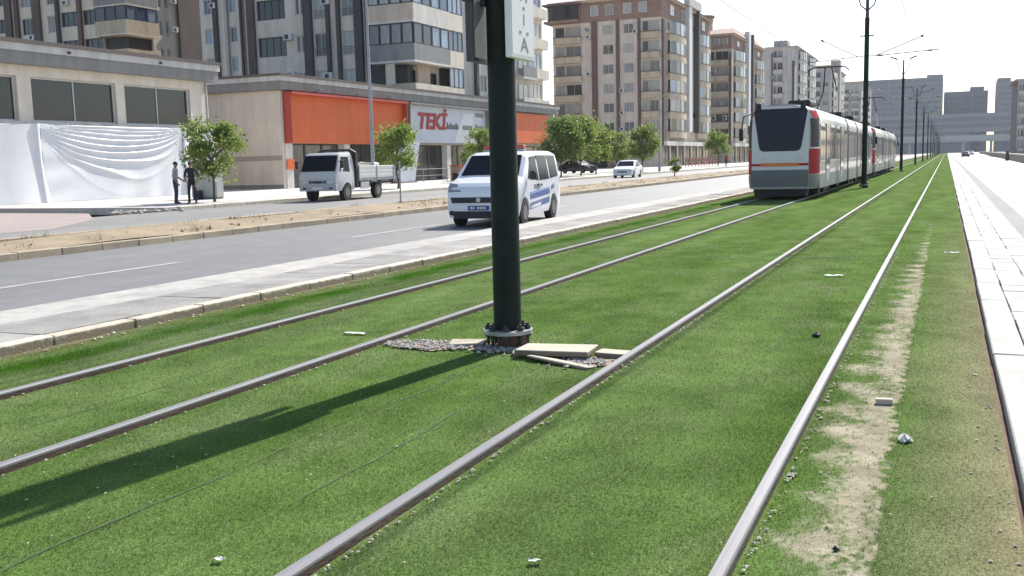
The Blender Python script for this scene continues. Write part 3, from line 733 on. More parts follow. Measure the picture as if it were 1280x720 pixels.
# police van
def police_van():
    c = Car(4.4,.915,[(0,.80),(.04,.95),(.2,1.07),(.85,1.20),(1.50,1.74),(1.78,1.82),(3.95,1.84),(4.32,1.78),(4.4,1.5)],1.05,.17,.24,(.88,3.60),.315)
    r = thing('police_van','white police van with blue side stripes and a roof light bar on the road','van')
    c.body('van_white', r); c.wheels_(r)
    c.over('car_glass', r, 'windscreen', .90, 1.48, .13)
    for sg in (-1,1):
        c.side('car_glass', r, 'side_window', [(1.20,1.15),(2.14,1.08),(2.14,1.71),(1.66,1.68)], sg)
        c.side('car_glass', r, 'side_window', [(2.26,1.08),(3.16,1.10),(3.16,1.72),(2.26,1.72)], sg)
        c.side('car_glass', r, 'side_window', [(3.29,1.11),(4.10,1.16),(4.05,1.71),(3.29,1.72)], sg)
        c.side('van_blue', r, 'blue_stripe', [(1.32,.62),(3.15,.70),(3.15,.84),(1.32,.74)], sg)
        c.side('van_blue', r, 'blue_stripe', [(1.32,.36),(3.12,.47),(3.14,.63),(1.32,.53)], sg)
        c.side('van_blue', r, 'blue_stripe', [(3.35,.80),(4.34,.98),(4.34,1.08),(3.35,.92)], sg, .009)
        c.side('van_blue_light', r, 'blue_stripe', [(1.30,.74),(3.15,.84),(3.15,.89),(1.30,.80)], sg, .006)
        c.side('black_plastic', r, 'door_seam', [(2.19,.34),(2.205,.34),(2.205,1.66),(2.19,1.66)], sg, .0045)
        c.side('black_plastic', r, 'door_seam', [(3.21,.74),(3.225,.74),(3.225,1.66),(3.21,1.66)], sg, .0045)
        c.side('black_plastic', r, 'door_handle', [(2.03,.94),(2.15,.94),(2.15,.985),(2.03,.985)], sg, .02)
        c.side('black_plastic', r, 'door_handle', [(2.30,.94),(2.42,.94),(2.42,.985),(2.30,.985)], sg, .02)
        # lettering
        me = text_mesh('POLİS', .19, .003); o = place('lettering', me, 'letter_grey', r)
        o.rotation_euler = (R(90),0,R(90)*sg); o.location = (sg*(.922), 1.95 if sg>0 else 1.95, .865)
        # mirror, headlight
        mr_ = MB().obox((sg*1.03,1.22,1.22),(.17,.10,.21)).build('mirror','black_plastic',r,bevel=.03)
        hl = MB(); hp = [(.46,.02),(.78,.02),(.80,.20),(.60,.17)]
        fixn(hl.prism(hp, lambda x,y: (sg*x,y-.02,c.tz(y)+.015), lambda x,y: (sg*x,y+.05,c.tz(y)-.06)).build('headlight','lamp_dim',r))
        MB().cyl((sg*.70,-.03,.36),(sg*.70,.05,.36),.06,n=10).build('fog_lamp','black_plastic',r)
    MB().prism([(-.68,.60),(.68,.60),(.72,.735),(-.72,.735)], lambda x,z:(x,-.022,z), lambda x,z:(x,.06,z)).build('grille','black_plastic',r)
    MB().cyl((0,-.035,.67),(0,-.015,.67),.055,n=14).build('badge','lamp_glass',r)
    p = MB().box(-.27,.27,-.035,-.012,.42,.535).build('number_plate','plate_blue',r); b = MB()
    for k in range(7):
        if k != 2: b.box(-.20+.058*k,-.165+.058*k,-.038,-.0355,.45,.51)
    b.build('plate_characters','sign_white',p)
    b = MB(); b.prism([(-.62,.22),(.62,.22),(.72,.40),(-.72,.40)], lambda x,z:(x,-.02,z), lambda x,z:(x,.06,z)); fixn(b.build('lower_grille','black_plastic',r))
    lb = MB().box(-.55,.55,2.02,2.30,1.845,1.895).build('light_bar','galv',r)
    MB().obox((-.36,2.16,1.945),(.38,.24,.10)).build('lamp_lens','lamp_red',lb,bevel=.02); MB().obox((.36,2.16,1.945),(.38,.24,.10)).build('lamp_lens','lamp_red',lb,bevel=.02)
    MB().obox((0,2.16,1.94),(.32,.2,.08)).build('lamp_lens','sign_white',lb,bevel=.02)
    MB().obox((-.3,1.2,1.50),(.22,.01,.2),(-.9,0,0)).build('windscreen_sticker','sign_pale',r)
    return r
van = police_van(); van.location = (-10.35,21.75,-.08); van.rotation_euler = (0,0,R(6))

# light truck
def light_truck():
    c = Car(1.62,.96,[(0,1.20),(.06,1.30),(.42,2.02),(.58,2.12),(1.5,2.14),(1.62,2.05)],1.2,.10,.46,(.95,),.37,ft=.05,rt=0)
    r = thing('flatbed_truck','white light truck with slatted flatbed standing before the orange shop','truck')
    c.body('truck_white', r, 'cab')
    c.over('car_glass', r, 'windscreen', .065, .41, .06)
    for sg in (-1,1):
        c.side('car_glass', r, 'side_window', [(.30,1.32),(1.22,1.28),(1.22,1.95),(.56,1.95)], sg)
        c.side('black_plastic', r, 'door_seam', [(1.30,.6),(1.315,.6),(1.315,1.98),(1.30,1.98)], sg, .0045)
        mr_ = MB().obox((sg*1.14,.16,1.62),(.14,.07,.34)).build('mirror','black_plastic',r,bevel=.02); MB().cyl((sg*.92,.25,1.75),(sg*1.12,.17,1.75),.015,n=6).build('mirror_arm','black_plastic',mr_)
        MB().box(sg*.62-.13,sg*.62+.13,-.02,.03,.78,.93).build('headlight','lamp_glass',r,bevel=.01)
        MB().box(sg*.36-.06,sg*.36+.06,-.025,.02,.80,.91).build('headlight','black_plastic',r,bevel=.01)
        MB().box(sg*.66-.09,sg*.66+.09,-.035,.02,.54,.62).build('fog_lamp','black_plastic',r)
    MB().box(-.85,.85,-.012,.03,.74,.98).build('front_panel','truck_grey',r,bevel=.01); MB().box(-.26,.26,-.025,.02,.80,.90).build('grille','black_plastic',r)
    MB().box(-.93,.93,-.03,.10,.46,.72).build('bumper','truck_grey',r,bevel=.02)
    MB().box(-.25,.25,-.045,-.031,.53,.64).build('number_plate','sign_pale',r)
    for wy, k in ((.95,1),(3.95,1)):
        for sg in (-1,1):
            t = MB().cyl((sg*.72,wy,.37),(sg*.95,wy,.37),.37,n=20).build('wheel','tyre',r,smooth=40); MB().cyl((sg*.945,wy,.37),(sg*.957,wy,.37),.21,n=14).build('rim','rim',t,smooth=40)
    MB().box(-.4,.4,.4,5.4,.52,.74).build('chassis','tram_black',r)
    b = MB(); rr = .07                                         # black hoop behind the cab
    for sg in (-1,1): b.obox((sg*.94,1.82,1.35),(.12,.20,1.5)); b.obox((sg*.82,1.78,2.17),(.34,.16,.14),(0,sg*.5,0))
    b.obox((0,1.76,2.25),(1.45,.16,.10)); b.box(-.9,.9,1.78,1.84,.9,2.1); b.build('cab_guard','black_plastic',r)
    MB().box(-1.0,1.0,1.95,5.55,.86,.97).build('bed_floor','truck_grey',r)
    for sg in (-1,1):
        for k in range(3): MB().box(sg*1.0-.025,sg*1.0+.025,1.96,5.54,.975+.19*k,1.15+.19*k).build('side_board','truck_white',r,bevel=.008)
        for y in (1.98,3.75,5.52): MB().box(sg*1.035-.012,sg*1.035+.012,y-.04,y+.04,.86,1.54).build('side_post','truck_grey',r)
        MB().box(sg*.98-.02,sg*.98+.02,2.15,2.95,.48,.80).build('side_guard','truck_grey',r)
    for k in range(3): MB().box(-.97,.97,5.525,5.575,.975+.19*k,1.15+.19*k).build('tail_board','truck_white',r,bevel=.008)
    MB().obox((-.1,3.0,1.30),(1.7,1.5,.60),(0,0,.05),.05).build('load','tan_box',r)
    MB().obox((.3,4.2,1.58),(.9,.9,.22),(0,.1,.3),.06).build('load','sign_white',r,bevel=.05)
    return r
truck = light_truck(); truck.location = (-25.45,37.0,-.06); truck.rotation_euler = (0,0,R(4))

# small saloon car, reused for the distant traffic
def saloon(paint, lab, loc, rz, group=None):
    c = Car(4.1,.85,[(0,.62),(.06,.72),(.9,.90),(1.05,.93),(1.75,1.36),(2.0,1.42),(2.9,1.40),(3.55,1.02),(4.0,.98),(4.1,.7)],.86,.28,.22,(.75,3.25),.29)
    r = thing('parked_car', lab, 'car', loc, rz, group)
    c.body(paint, r); c.wheels_(r, .17)
    c.over('car_glass', r, 'windscreen', 1.10, 1.70, .12); c.over('car_glass', r, 'rear_window', 2.98, 3.5, .12)
    for sg in (-1,1):
        c.side('car_glass', r, 'side_window', [(1.45,.94),(2.22,.93),(2.22,1.33),(1.82,1.32)], sg); c.side('car_glass', r, 'side_window', [(2.30,.93),(3.25,.97),(2.88,1.33),(2.30,1.33)], sg)
        MB().box(sg*.62-.12,sg*.62+.12,-.01,.06,.56,.68).build('headlight','lamp_glass',r,bevel=.01); MB().box(sg*.62-.12,sg*.62+.12,4.05,4.115,.66,.80).build('tail_light','lamp_red',r)
        MB().obox((sg*.92,1.45,.98),(.14,.08,.12)).build('mirror','black_plastic',r)
    MB().box(-.4,.4,-.012,.05,.45,.55).build('grille','black_plastic',r)
    return r
wc = saloon('van_white','white saloon car on the service road beside the row of young trees',(-24.2,78.2,-.06),R(4))
dc = saloon('car_dark','dark car parked behind the street trees before the beige apartment block',(-34.5,101,.08),R(70))
def clone(src, paint, lab, loc, rz):
    c = copy_tree(src); c.location = loc; c.rotation_euler = (0,0,rz); c['label'] = lab
    for ch in c.children:
        if ch.name.startswith('body'): ch.data = ch.data.copy(); ch.data.materials[0] = MATS[paint]
    return c
clone(wc,'car_dark','dark car far along the right-hand road',(3.9,250,-.125),R(180))
clone(wc,'van_white','white car far along the right-hand road',(6.6,330,-.125),R(180))
clone(wc,'car_dark','dark car far down the road beyond the tram',(-11.3,178,-.08),0)
clone(wc,'car_red','dark red car far down the road beyond the tram',(-13.4,150,-.08),0)

# ------------------------------------------------------------------ tram
def tram_unit(lab, loc):
    r = thing('tram', lab, 'tram', loc, 0, 'two coupled tram units')
    L = 29.2; PR = [(.32,1.17),(.6,1.2),(2.3,1.2),(2.75,1.165),(3.02,1.04),(3.16,.75),(3.22,.35)]
    prof = lambda z: lerp_prof(PR, z)
    tap = lambda s_: .80+.20*(1-(1-min(1,s_/1.1))**2)
    yf = lambda z: .02+.05*max(0,z-.9)+ (.08*(.9-z) if z < .9 else 0) + .0
    zs = [.32,.45,.6,.95,1.25,1.66,2.3,2.75,3.02,3.16,3.22]
    def pt(s_, z, flip=False, off=0):
        y = yf(z)*(1-s_/1.1)+s_ if s_ < 1.1 else s_
        return (prof(z)*tap(s_)+off, L-y if flip else y, z)
    def ring(s_, flip):
        h = [pt(s_,z,flip) for z in zs]; return h + [(-x,y,z) for x,y,z in reversed(h)]
    ends = [0,.12,.3,.6,1.1]
    segs = [(False,0,11.7),(None,12.4,16.8),(True,17.5,L)]
    for fl, a, b in segs:
        rings = []
        if fl is False: rings = [ring(q,False) for q in ends] + [[(x,b,z) for x,_,z in ring(2,False)]]
        elif fl is None: rings = [[(x,q,z) for x,_,z in ring(2,False)] for q in (a,b)]
        else: rings = [[(x,a,z) for x,_,z in ring(2,False)]] + [ring(q,True) for q in reversed(ends)]
        fixn(MB().loft(rings).build('body', 'tram_silver', r, smooth=30))
        y0, y1 = a+(1.1 if fl is False else .02), b-(1.1 if fl else .02)
        # white roof cove
        rb = MB()
        for sg in (-1,1): rb.loft([[(sg*(prof(z)+.012), q, z+.004) for z in (2.62,2.75,2.9,3.02,3.10)]+[(sg*(prof(z)-.02), q, z-.02) for z in (3.10,3.02,2.9,2.75,2.62)] for q in (y0,y1)])
        fixn(rb.build('roof_edge', 'tram_white', r))
        for sg in (-1,1): MB().box(min(sg*1.10,sg*1.212),max(sg*1.10,sg*1.212),y0,y1,.30,.80).build('skirt','tram_skirt',r)
    for a,b in ((11.7,12.4),(16.8,17.5)):
        bl = MB()
        for k in range(5):
            q = a+(b-a)*k/5; w_ = 1.13 if k%2 else 1.06
            bl.loft([[(x*w_/1.2,yy,.45+(z-.32)*.95) for x,_,z in ring(2,False)] for yy in (q,q+(b-a)/5)])
        fixn(bl.build('bellows','tram_black',r))
    def side_patch(name, m, s0, s1, z0, z1, sg, flip, off=.012, n=5, zl=None):
        b = MB(); za = [z0+(z1-z0)*j/n for j in range(n+1)]
        for j in range(n+1):
            for i in range(n+1):
                p_ = pt(s0+(s1-s0)*i/n, za[j], flip, off); b.v.append((sg*p_[0],p_[1],p_[2]))
        for j in range(n):
            for i in range(n): k=j*(n+1)+i; b.f.append((k,k+1,k+n+2,k+n+1))
        return fixn(b.build(name, m, r, smooth=40))
    def front_patch(name, m, poly, flip, off=.014, th=.05):
        f0 = lambda x,z: (x, (L-(yf(z)-off)) if flip else yf(z)-off, z); f1 = lambda x,z: (x, (L-(yf(z)+th)) if flip else yf(z)+th, z)
        return fixn(MB().prism(poly, f0, f1).build(name, m, r))
    for flip in (False, True):
        w0 = .80*1.2
        front_patch('front_panel','tram_white',[(-w0*.995,.95),(w0*.995,.95),(w0*.995,2.3),(w0*.97,2.75),(w0*.88,3.02),(w0*.60,3.16),(-w0*.60,3.16),(-w0*.88,3.02),(-w0*.97,2.75),(-w0*.995,2.3)],flip,.006)
        front_patch('windscreen','tram_screen',[(-.66,1.66),(-.56,1.62),(.56,1.62),(.66,1.66),(.71,1.76),(.90,2.98),(.86,3.07),(-.86,3.07),(-.90,2.98),(-.71,1.76)],flip,.018)
        front_patch('orange_band','tram_orange',[(-.62,1.10),(.62,1.10),(.62,1.22),(-.62,1.22)],flip,.02)
        front_patch('red_band','tram_red',[(-.955,1.12),(-.63,1.12),(-.63,1.20),(-.955,1.20)],flip,.018); front_patch('red_band','tram_red',[(.63,1.12),(.955,1.12),(.955,1.20),(.63,1.20)],flip,.018)
        bmp = front_patch('bumper','tram_grey',[(-.94,.40),(.94,.40),(.965,.90),(.955,.98),(-.955,.98),(-.965,.90)],flip,.03)
        front_patch('coupler_skirt','tram_black',[(-.86,.06),(.86,.06),(.93,.39),(-.93,.39)],flip,-.10,.7)
        front_patch('destination_display','tram_black',[(-.84,2.86),(-.60,2.86),(-.60,3.0),(-.84,3.0)],flip,.021)
        for sg in (-1,1):
            side_patch('red_cheek','tram_red',.03,1.12,.82,1.68,sg,flip)
            side_patch('cab_window','tram_black',.10,1.0,1.74,2.72,sg,flip)
            side_patch('cheek_panel','tram_grey',.03,1.12,.36,.80,sg,flip,.010)
            side_patch('red_top','tram_red',.25,1.1,2.74,2.98,sg,flip,.010)
            y = lambda v: L-v if flip else v
            MB().cyl((sg*.74,y(.16),3.02),(sg*.74,y(.16),3.26),.10,.085,n=10).build('marker_lamp','tram_black',r)
            MB().cyl((sg*.62,y(-.005),1.38),(sg*.62,y(.08),1.38),.075,n=12).build('headlight','lamp_glass',r)
            if sg != (1 if flip else -1): continue
            mi = MB().obox((sg*1.34,y(.12),2.22),(.13,.18,.42)).build('mirror','tram_black',r,bevel=.03)
            MB().tube([(sg*1.06,y(.5),2.95),(sg*1.26,y(.2),2.86),(sg*1.33,y(.12),2.4)],.025,6).build('mirror_arm','tram_black',mi)
    doors = [(3.1,4.4),(8.6,9.9),(19.3,20.6),(24.8,26.1)]
    wins = [(1.35,2.85),(4.7,6.4),(6.6,8.3),(10.15,11.4),(12.7,14.5),(14.7,16.5),(17.8,19.05),(20.9,22.6),(22.8,24.5),(26.4,27.85)]
    for sg in (-1,1):
        X = lambda q: sg*(1.2+q)
        def sbox(name, m, y0, y1, z0, z1, q0, q1, par=r): return MB().box(min(X(q0),X(q1)),max(X(q0),X(q1)),y0,y1,z0,z1).build(name, m, par)
        for a,b in doors:
            d = sbox('door','tram_door',a,b,.50,2.58,-.02,.014)
            for q in (a+.06,(a+b)/2+.03): sbox('door_window','tram_window',q,q+(b-a)/2-.09,.95,2.48,.0145,.019,d)
            sbox('door_post','tram_black',a-.035,a+.0,.5,2.6,-.01,.017,d); sbox('door_post','tram_black',b,b+.035,.5,2.6,-.01,.017,d)
        for a,b in wins:
            w_ = sbox('window','tram_window',a,b,1.28,2.50,-.02,.010)
            sbox('window_vent','tram_black',a+.1,b-.1,2.32,2.46,.0105,.016,w_)
            sbox('window_frame','alu',a-.05,a,1.23,2.55,-.01,.013,w_); sbox('window_frame','alu',b,b+.05,1.23,2.55,-.01,.013,w_); sbox('window_frame','alu',a,b,1.23,1.28,-.01,.013,w_)
            sbox('window_frame','alu',(a+b)/2-.02,(a+b)/2+.02,1.28,2.3,.0,.014,w_)
    for y in (2.6,14.6,26.6):
        bg_ = MB().box(-.95,.95,y-1.3,y+1.3,.16,.42).build('bogie','tram_black',r)
        for dy in (-.85,.85):
            for sg in (-1,1): MB().cyl((sg*.68,y+dy,.33),(sg*.80,y+dy,.33),.33,n=18).build('wheel','tyre',bg_,smooth=40)
        for q in (y-1.1,y+.6): MB().box(-1.12,1.12,q,q+.5,.10,.34).build('bogie_frame','tram_black',bg_)
    for y in (5.5,9.8,19.5,23): MB().box(-1.0,1.0,y-.6,y+.6,.12,.34).build('equipment_box','tram_black',r)
    for y,l in ((3.0,2.6),(21,3)): MB().obox((.35,y,3.33),(.8,l*.7,.2)).build('roof_unit','tram_black',r,bevel=.06)
    pb = MB().box(-.7,.7,14.1,15.5,3.24,3.42).build('pantograph_base','tram_black',r)
    b = MB()
    for sg in (-1,1): b.tube([(sg*.5,14.2,3.42),(sg*.32,15.9,4.5),(sg*.15,14.9,5.55)],.03,6)
    b.tube([(-.95,14.9,5.40),(-.72,14.9,5.58),(.72,14.9,5.58),(.95,14.9,5.40)],.03,6); b.box(-.7,.7,14.75,14.8,5.56,5.6); b.box(-.7,.7,15.0,15.05,5.56,5.6)
    b.build('pantograph','tram_black',pb)
    return r
tram_unit('white tram unit with red cheeks, orange band and dark windscreen, leading the pair', (-5.272,35.3,0))
t2 = tram_unit('white tram unit coupled behind the leading unit', (-5.272,65.0,0))
MB().box(-.12,.12,-.6,.1,.45,.6).build('coupler','tram_black',t2)

# ------------------------------------------------------------------ people
def person(lab, joints, edges, tops, loc, rz, hairs=True):
    """joints: name -> (x,y,z,r,material)"""
    names = list(joints); idx = {n:i for i,n in enumerate(names)}
    me = bpy.data.meshes.new('person_body'); me.from_pydata([joints[n][:3] for n in names], [(idx[a],idx[b]) for a,b in edges], [])
    o = bpy.data.objects.new('tmp', me); col.objects.link(o)
    o.modifiers.new('s','SKIN').use_smooth_shade = True; o.modifiers.new('d','SUBSURF').levels = 2; o.modifiers['d'].render_levels = 2
    for i,n in enumerate(names):
        sv = me.skin_vertices[0].data[i]; q = joints[n][3]; sv.radius = q if isinstance(q, tuple) else (q,q); sv.use_root = (n == 'pelvis')
    dg = bpy.context.evaluated_depsgraph_get(); m2 = bpy.data.meshes.new_from_object(o.evaluated_get(dg)); bpy.data.objects.remove(o)
    slots = []; 
    for n in names:
        if joints[n][4] not in slots: slots.append(joints[n][4])
    m2.materials.clear()
    for s_ in slots: m2.materials.append(MATS[s_])
    samp = []
    for a,b in edges:
        A, B = joints[a], joints[b]
        for k in range(9):
            t = k/8; samp.append((Vector(A[:3])*(1-t)+Vector(B[:3])*t, slots.index((A if t < .5 else B)[4])))
    for p in m2.polygons:
        p.material_index = min(samp, key=lambda s_: (s_[0]-p.center).length_squared)[1]
    r = thing('person', lab, 'person', loc, rz)
    m2.name = 'body'; place('body', m2, None, r)
    hd = joints['head']; hx, hy, hz = hd[:3]
    b = MB()                                                  # hair cap, ears, nose, eyes
    n = 10; rings = []
    for j in range(6):
        ph = math.pi/2*(1-j/5)*1.0 - .15*j/5; rr = .090*math.cos(ph)+.003
        rings.append([(hx+rr*.88*math.cos(2*math.pi*i/n), hy+.012+rr*1.08*math.sin(2*math.pi*i/n), hz+.022+.112*math.sin(ph)) for i in range(n)])
    fixn(b.loft(rings).build('hair','hair',r,smooth=80))
    MB().obox((hx-.085,hy+.005,hz),(.02,.04,.06)).obox((hx+.085,hy+.005,hz),(.02,.04,.06)).build('ears','skin',r,bevel=.008)
    MB().hexa([(hx-.016,hy-.09,hz-.03),(hx+.016,hy-.09,hz-.03),(hx+.012,hy-.07,hz-.03),(hx-.012,hy-.07,hz-.03),(hx-.006,hy-.095,hz+.02),(hx+.006,hy-.095,hz+.02),(hx+.006,hy-.07,hz+.02),(hx-.006,hy-.07,hz+.02)]).build('nose','skin',r)
    MB().obox((hx-.032,hy-.089,hz+.02),(.022,.008,.010)).obox((hx+.032,hy-.089,hz+.02),(.022,.008,.010)).build('eyes','hair',r)
    MB().obox((hx,hy-.090,hz-.055),(.045,.008,.010)).build('mouth','letter_red',r)
    return r
def body_joints(shirt, legs, armL, armR, lean=0, sx=1):
    """armL/armR: (elbow, wrist) points; feet apart"""
    J = {'pelvis':(0,0,.95,(.135,.10),legs),'waist':(0,-.0,1.08,(.13,.095),shirt),'chest':(0,-lean*.6,1.30,(.165,.105),shirt),'collar':(0,-lean,1.43,(.12,.08),shirt),'neck':(0,-lean-.005,1.50,.05,'skin'),
         'head':(0,-lean-.02,1.62,(.078,.088),'skin'),'crown':(0,-lean-.015,1.70,(.07,.08),'skin')}
    E = [('pelvis','waist'),('waist','chest'),('chest','collar'),('collar','neck'),('neck','head'),('head','crown')]
    for s_, arm, q in ((-1,armL,'l'),(1,armR,'r')):
        J['sh'+q] = (s_*.185,-lean,1.41,.062,shirt); J['el'+q] = (*arm[0],.044,shirt); J['fa'+q] = (*[(a*.6+b*.4) for a,b in zip(arm[0],arm[1])],.040,'skin'); J['wr'+q] = (*arm[1],.028,'skin')
        d = (Vector(arm[1])-Vector(arm[0])).normalized(); h = Vector(arm[1])+d*.07; J['pa'+q] = (*h,(.036,.018),'skin')
        E += [('collar','sh'+q),('sh'+q,'el'+q),('el'+q,'fa'+q),('fa'+q,'wr'+q),('wr'+q,'pa'+q)]
        side = d.cross(Vector((1,0,0))).normalized()
        for k in range(4):
            f1 = h+d*.045+side*(k-1.5)*.019; f2 = f1+d*(.055-.006*abs(k-1.2))+Vector((-s_*.012,0,0)); J[f'f{k}a{q}'] = (*f1,.0095,'skin'); J[f'f{k}b{q}'] = (*f2,.008,'skin'); E += [('pa'+q,f'f{k}a{q}'),(f'f{k}a{q}',f'f{k}b{q}')]
        t1 = Vector(arm[1])+d*.04+side*-.035; t2 = t1+d*.045+side*-.015; J['ta'+q] = (*t1,.011,'skin'); J['tb'+q] = (*t2,.009,'skin'); E += [('wr'+q,'ta'+q),('ta'+q,'tb'+q)]
        J['hip'+q] = (s_*.09,0,.90,.095,legs); J['kn'+q] = (s_*.11*sx,-.02,.50,.062,legs); J['an'+q] = (s_*.12*sx,.02,.09,.045,legs); J['to'+q] = (s_*.14*sx,-.16,.035,.036,'shoe'); J['he'+q] = (s_*.12*sx,.05,.04,.038,'shoe')
        E += [('pelvis','hip'+q),('hip'+q,'kn'+q),('kn'+q,'an'+q),('an'+q,'he'+q),('an'+q,'to'+q)]
    return J, E
J,E = body_joints('shirt_pale','jeans',((-.25,.03,1.12),(-.22,-.12,.90)),((.25,-.02,1.12),(.20,-.22,1.0)),.03,.8)
person('person in a pale shirt and blue jeans standing before the white tarpaulin', J, E, None, (-29.05,32.1,.08), R(118))
J,E = body_joints('shirt_black','trousers_dark',((-.30,.04,1.14),(-.20,-.12,.99)),((.30,.04,1.14),(.24,-.06,.90)),.06,1.2)
person('person in dark shirt and black trousers looking down, near the young tree', J, E, None, (-28.2,32.1,.08), R(20))
J,E = body_joints('shirt_red','trousers_dark',((-.24,.02,1.13),(-.25,-.08,.88)),((.24,.02,1.13),(.25,-.08,.88)),.02,.8)
person('pedestrian in a dark red top walking near the tram mirror', J, E, None, (-27.6,137,.08), R(30))
# ------------------------------------------------------------------ pixel of the photograph -> point on a known wall plane
def _ray(px, py): return _f + _r2*((px-640)/1240) + _u2*((360-py)/1240)
def onY(px, py, Y): d = _ray(px,py); t = Y/d.y; return (d.x*t, EYE+d.z*t)        # -> x, z
def onX(px, py, X): d = _ray(px,py); t = X/d.x; return (d.y*t, EYE+d.z*t)        # -> y, z

# ------------------------------------------------------------------ trees
def leaf_mat(name, c, c2):
    m, nt, p, out = nodes_of(name); L = nt.links.new
    g = N(nt,'ShaderNodeNewGeometry'); n = N(nt,'ShaderNodeTexNoise'); n.inputs['Scale'].default_value = 1.9; n.inputs['Detail'].default_value = 4; L(g.outputs['Position'], n.inputs['Vector'])
    r_ = ramp(nt, [(.3,c2),(.7,c)]); L(n.outputs[0], r_.inputs[0]); L(r_.outputs[0], p.inputs['Base Color']); p.inputs['Roughness'].default_value = .55
    tr = N(nt,'ShaderNodeBsdfTranslucent'); L(r_.outputs[0], tr.inputs[0]); ms = N(nt,'ShaderNodeMixShader'); ms.inputs[0].default_value = .5
    L(p.outputs[0], ms.inputs[1]); L(tr.outputs[0], ms.inputs[2]); L(ms.outputs[0], out.inputs[0])
leaf_mat('leaf', (.25,.32,.07), (.14,.205,.04)); leaf_mat('leaf_deep', (.18,.245,.055), (.09,.15,.03))
def tree(lab, loc, h, cw, ch, m='leaf', nl=1500, ls=.10, seed=0, clusters=26):
    q = random.Random(seed)
    r = thing('street_tree', lab, 'tree', loc, 0, 'young street trees on the far pavement')
    c0 = h-ch; b = MB(); top = c0+ch*.55
    pts = [(0,0,-.1)] + [(q.uniform(-.05,.05), q.uniform(-.05,.05), z) for z in np.linspace(.4,top,5)]
    R0 = .035+.010*h; b.tube(pts, [R0*(1-.75*i/5) for i in range(6)], 8)
    cl = []
    for k in range(clusters):
        a = q.uniform(0,6.283); e = q.random(); rad = cw/2*(.35+.62*q.random()**.6)
        zz = c0 + ch*(.08+.84*e); rad *= (1-.75*abs((e-.42)*1.35)**1.7)
        c = Vector((rad*math.cos(a), rad*math.sin(a), zz)); cl.append((c, q.uniform(.16,.30)*cw/2*1.15))
        z0 = max(c0*.85, zz-ch*.35*q.uniform(.6,1)); mid = Vector((c.x*.45,c.y*.45,(z0+zz)/2+.05))
        b.tube([(0,0,min(z0,top)), mid, c], [R0*.42,R0*.26,R0*.1], 5)
    b.build('trunk','bark',r,smooth=60)
    V = []; F = []
    for i in range(int(nl*1.55)):
        c, s_ = cl[q.randrange(len(cl))]
        d = Vector((q.gauss(0,1),q.gauss(0,1),q.gauss(0,.8))); p = c + d*s_*.72
        u = Vector((q.gauss(0,1),q.gauss(0,1),q.gauss(-.3,.7))).normalized(); v = u.cross(Vector((q.gauss(0,1),q.gauss(0,1),q.gauss(0,1)))).normalized()
        l = ls*1.25*q.uniform(.5,1.5); w_ = l*.66; k = len(V)
        V += [tuple(p-u*l/2), tuple(p+v*w_/2), tuple(p+u*l/2), tuple(p-v*w_/2)]; F.append((k,k+1,k+2,k+3))
    mb = MB(); mb.v = V; mb.f = F; mb.build('crown', m, r)
    return r
tree('young street tree behind the two standing people', (-29.1,34.5,.08), 3.55, 2.5, 2.35, nl=2600, ls=.12, seed=1)
tree('young street tree behind the flatbed truck tail', (-29.6,51.2,.08), 3.65, 2.7, 2.4, nl=2600, ls=.12, seed=2)
tree('small street tree in front of the grey sign of the shop', (-34.5,71.5,.08), 2.9, 1.7, 1.6, nl=1200, ls=.12, seed=3)
tree('slim street tree beside the red sign panel', (-31.5,66.5,.08), 4.0, 2.0, 2.3, nl=1500, ls=.12, seed=4)
tree('broad dark street tree right behind the police van', (-30.2,80.0,.08), 5.0, 3.7, 3.6, 'leaf_deep', 3600, .16, 5, 40)
tree('street tree with twin neighbour beside the broad dark tree', (-30.0,84.5,.08), 5.2, 3.5, 3.8, 'leaf', 3500, .16, 6, 40)
tree('deep green street tree before the arched doorway', (-31.6,93.5,.08), 4.9, 3.0, 3.6, 'leaf', 2900, .17, 7, 34)
tree('low street tree between the deep green tree and the white car', (-32.6,103.5,.08), 4.3, 3.0, 3.1, 'leaf', 2300, .17, 8, 30)
tree('upright street tree directly behind the white car', (-28.6,99.5,.08), 5.0, 3.0, 3.7, 'leaf', 2800, .17, 9, 30)
tree('lone pale green street tree by the red fence', (-30.8,147,.08), 5.2, 3.4, 3.6, 'leaf', 2200, .2, 10, 26)
tree('low shrub-like tree on the median beside the white car', (-18.4,72.5,.1), 1.3, .9, .9, 'leaf', 500, .10, 11, 10)
for i, y in enumerate((175,198,222)): tree('far street tree beyond the red fence, %s of three' % ('first','second','third')[i], (-29.5,y,.08), 5.4, 4, 3.8, 'leaf_deep', 900, .35, 20+i, 20)

# ------------------------------------------------------------------ street furniture
def street_lamp(lab, loc, h, rz=0):
    r = thing('street_lamp', lab, 'street lamp', loc, rz)
    MB().cyl((0,0,0),(0,0,h),.11,.06,n=12).build('column','galv',r,smooth=40); MB().cyl((0,0,0),(0,0,.9),.15,.14,n=12).build('base_sleeve','galv',r,smooth=40)
    a = MB().tube([(0,0,h-.2),(.5,0,h+.35),(1.5,0,h+.5)],.04,8).build('arm','galv',r); MB().obox((1.75,0,h+.5),(.7,.26,.12),(0,-.1,0)).build('lamp_head','galv',a,bevel=.03)
street_lamp('tall grey street lamp beside the flatbed truck', (-27.7,45.4,.08), 10)
street_lamp('grey street lamp by the beige apartment corner', (-27.9,103.5,.08), 7.6)
r = thing('sign_post','thin metal post standing in the median soil','post',(-18.0,31.3,.12)); MB().cyl((0,0,-.1),(0,0,1.5),.03,n=8).build('post','galv',r); MB().cyl((0,0,1.5),(0,0,1.53),.04,n=8).build('post_cap','nut',r); MB().cyl((0,0,-.02),(0,0,.05),.07,n=10).build('foot','galv',r)
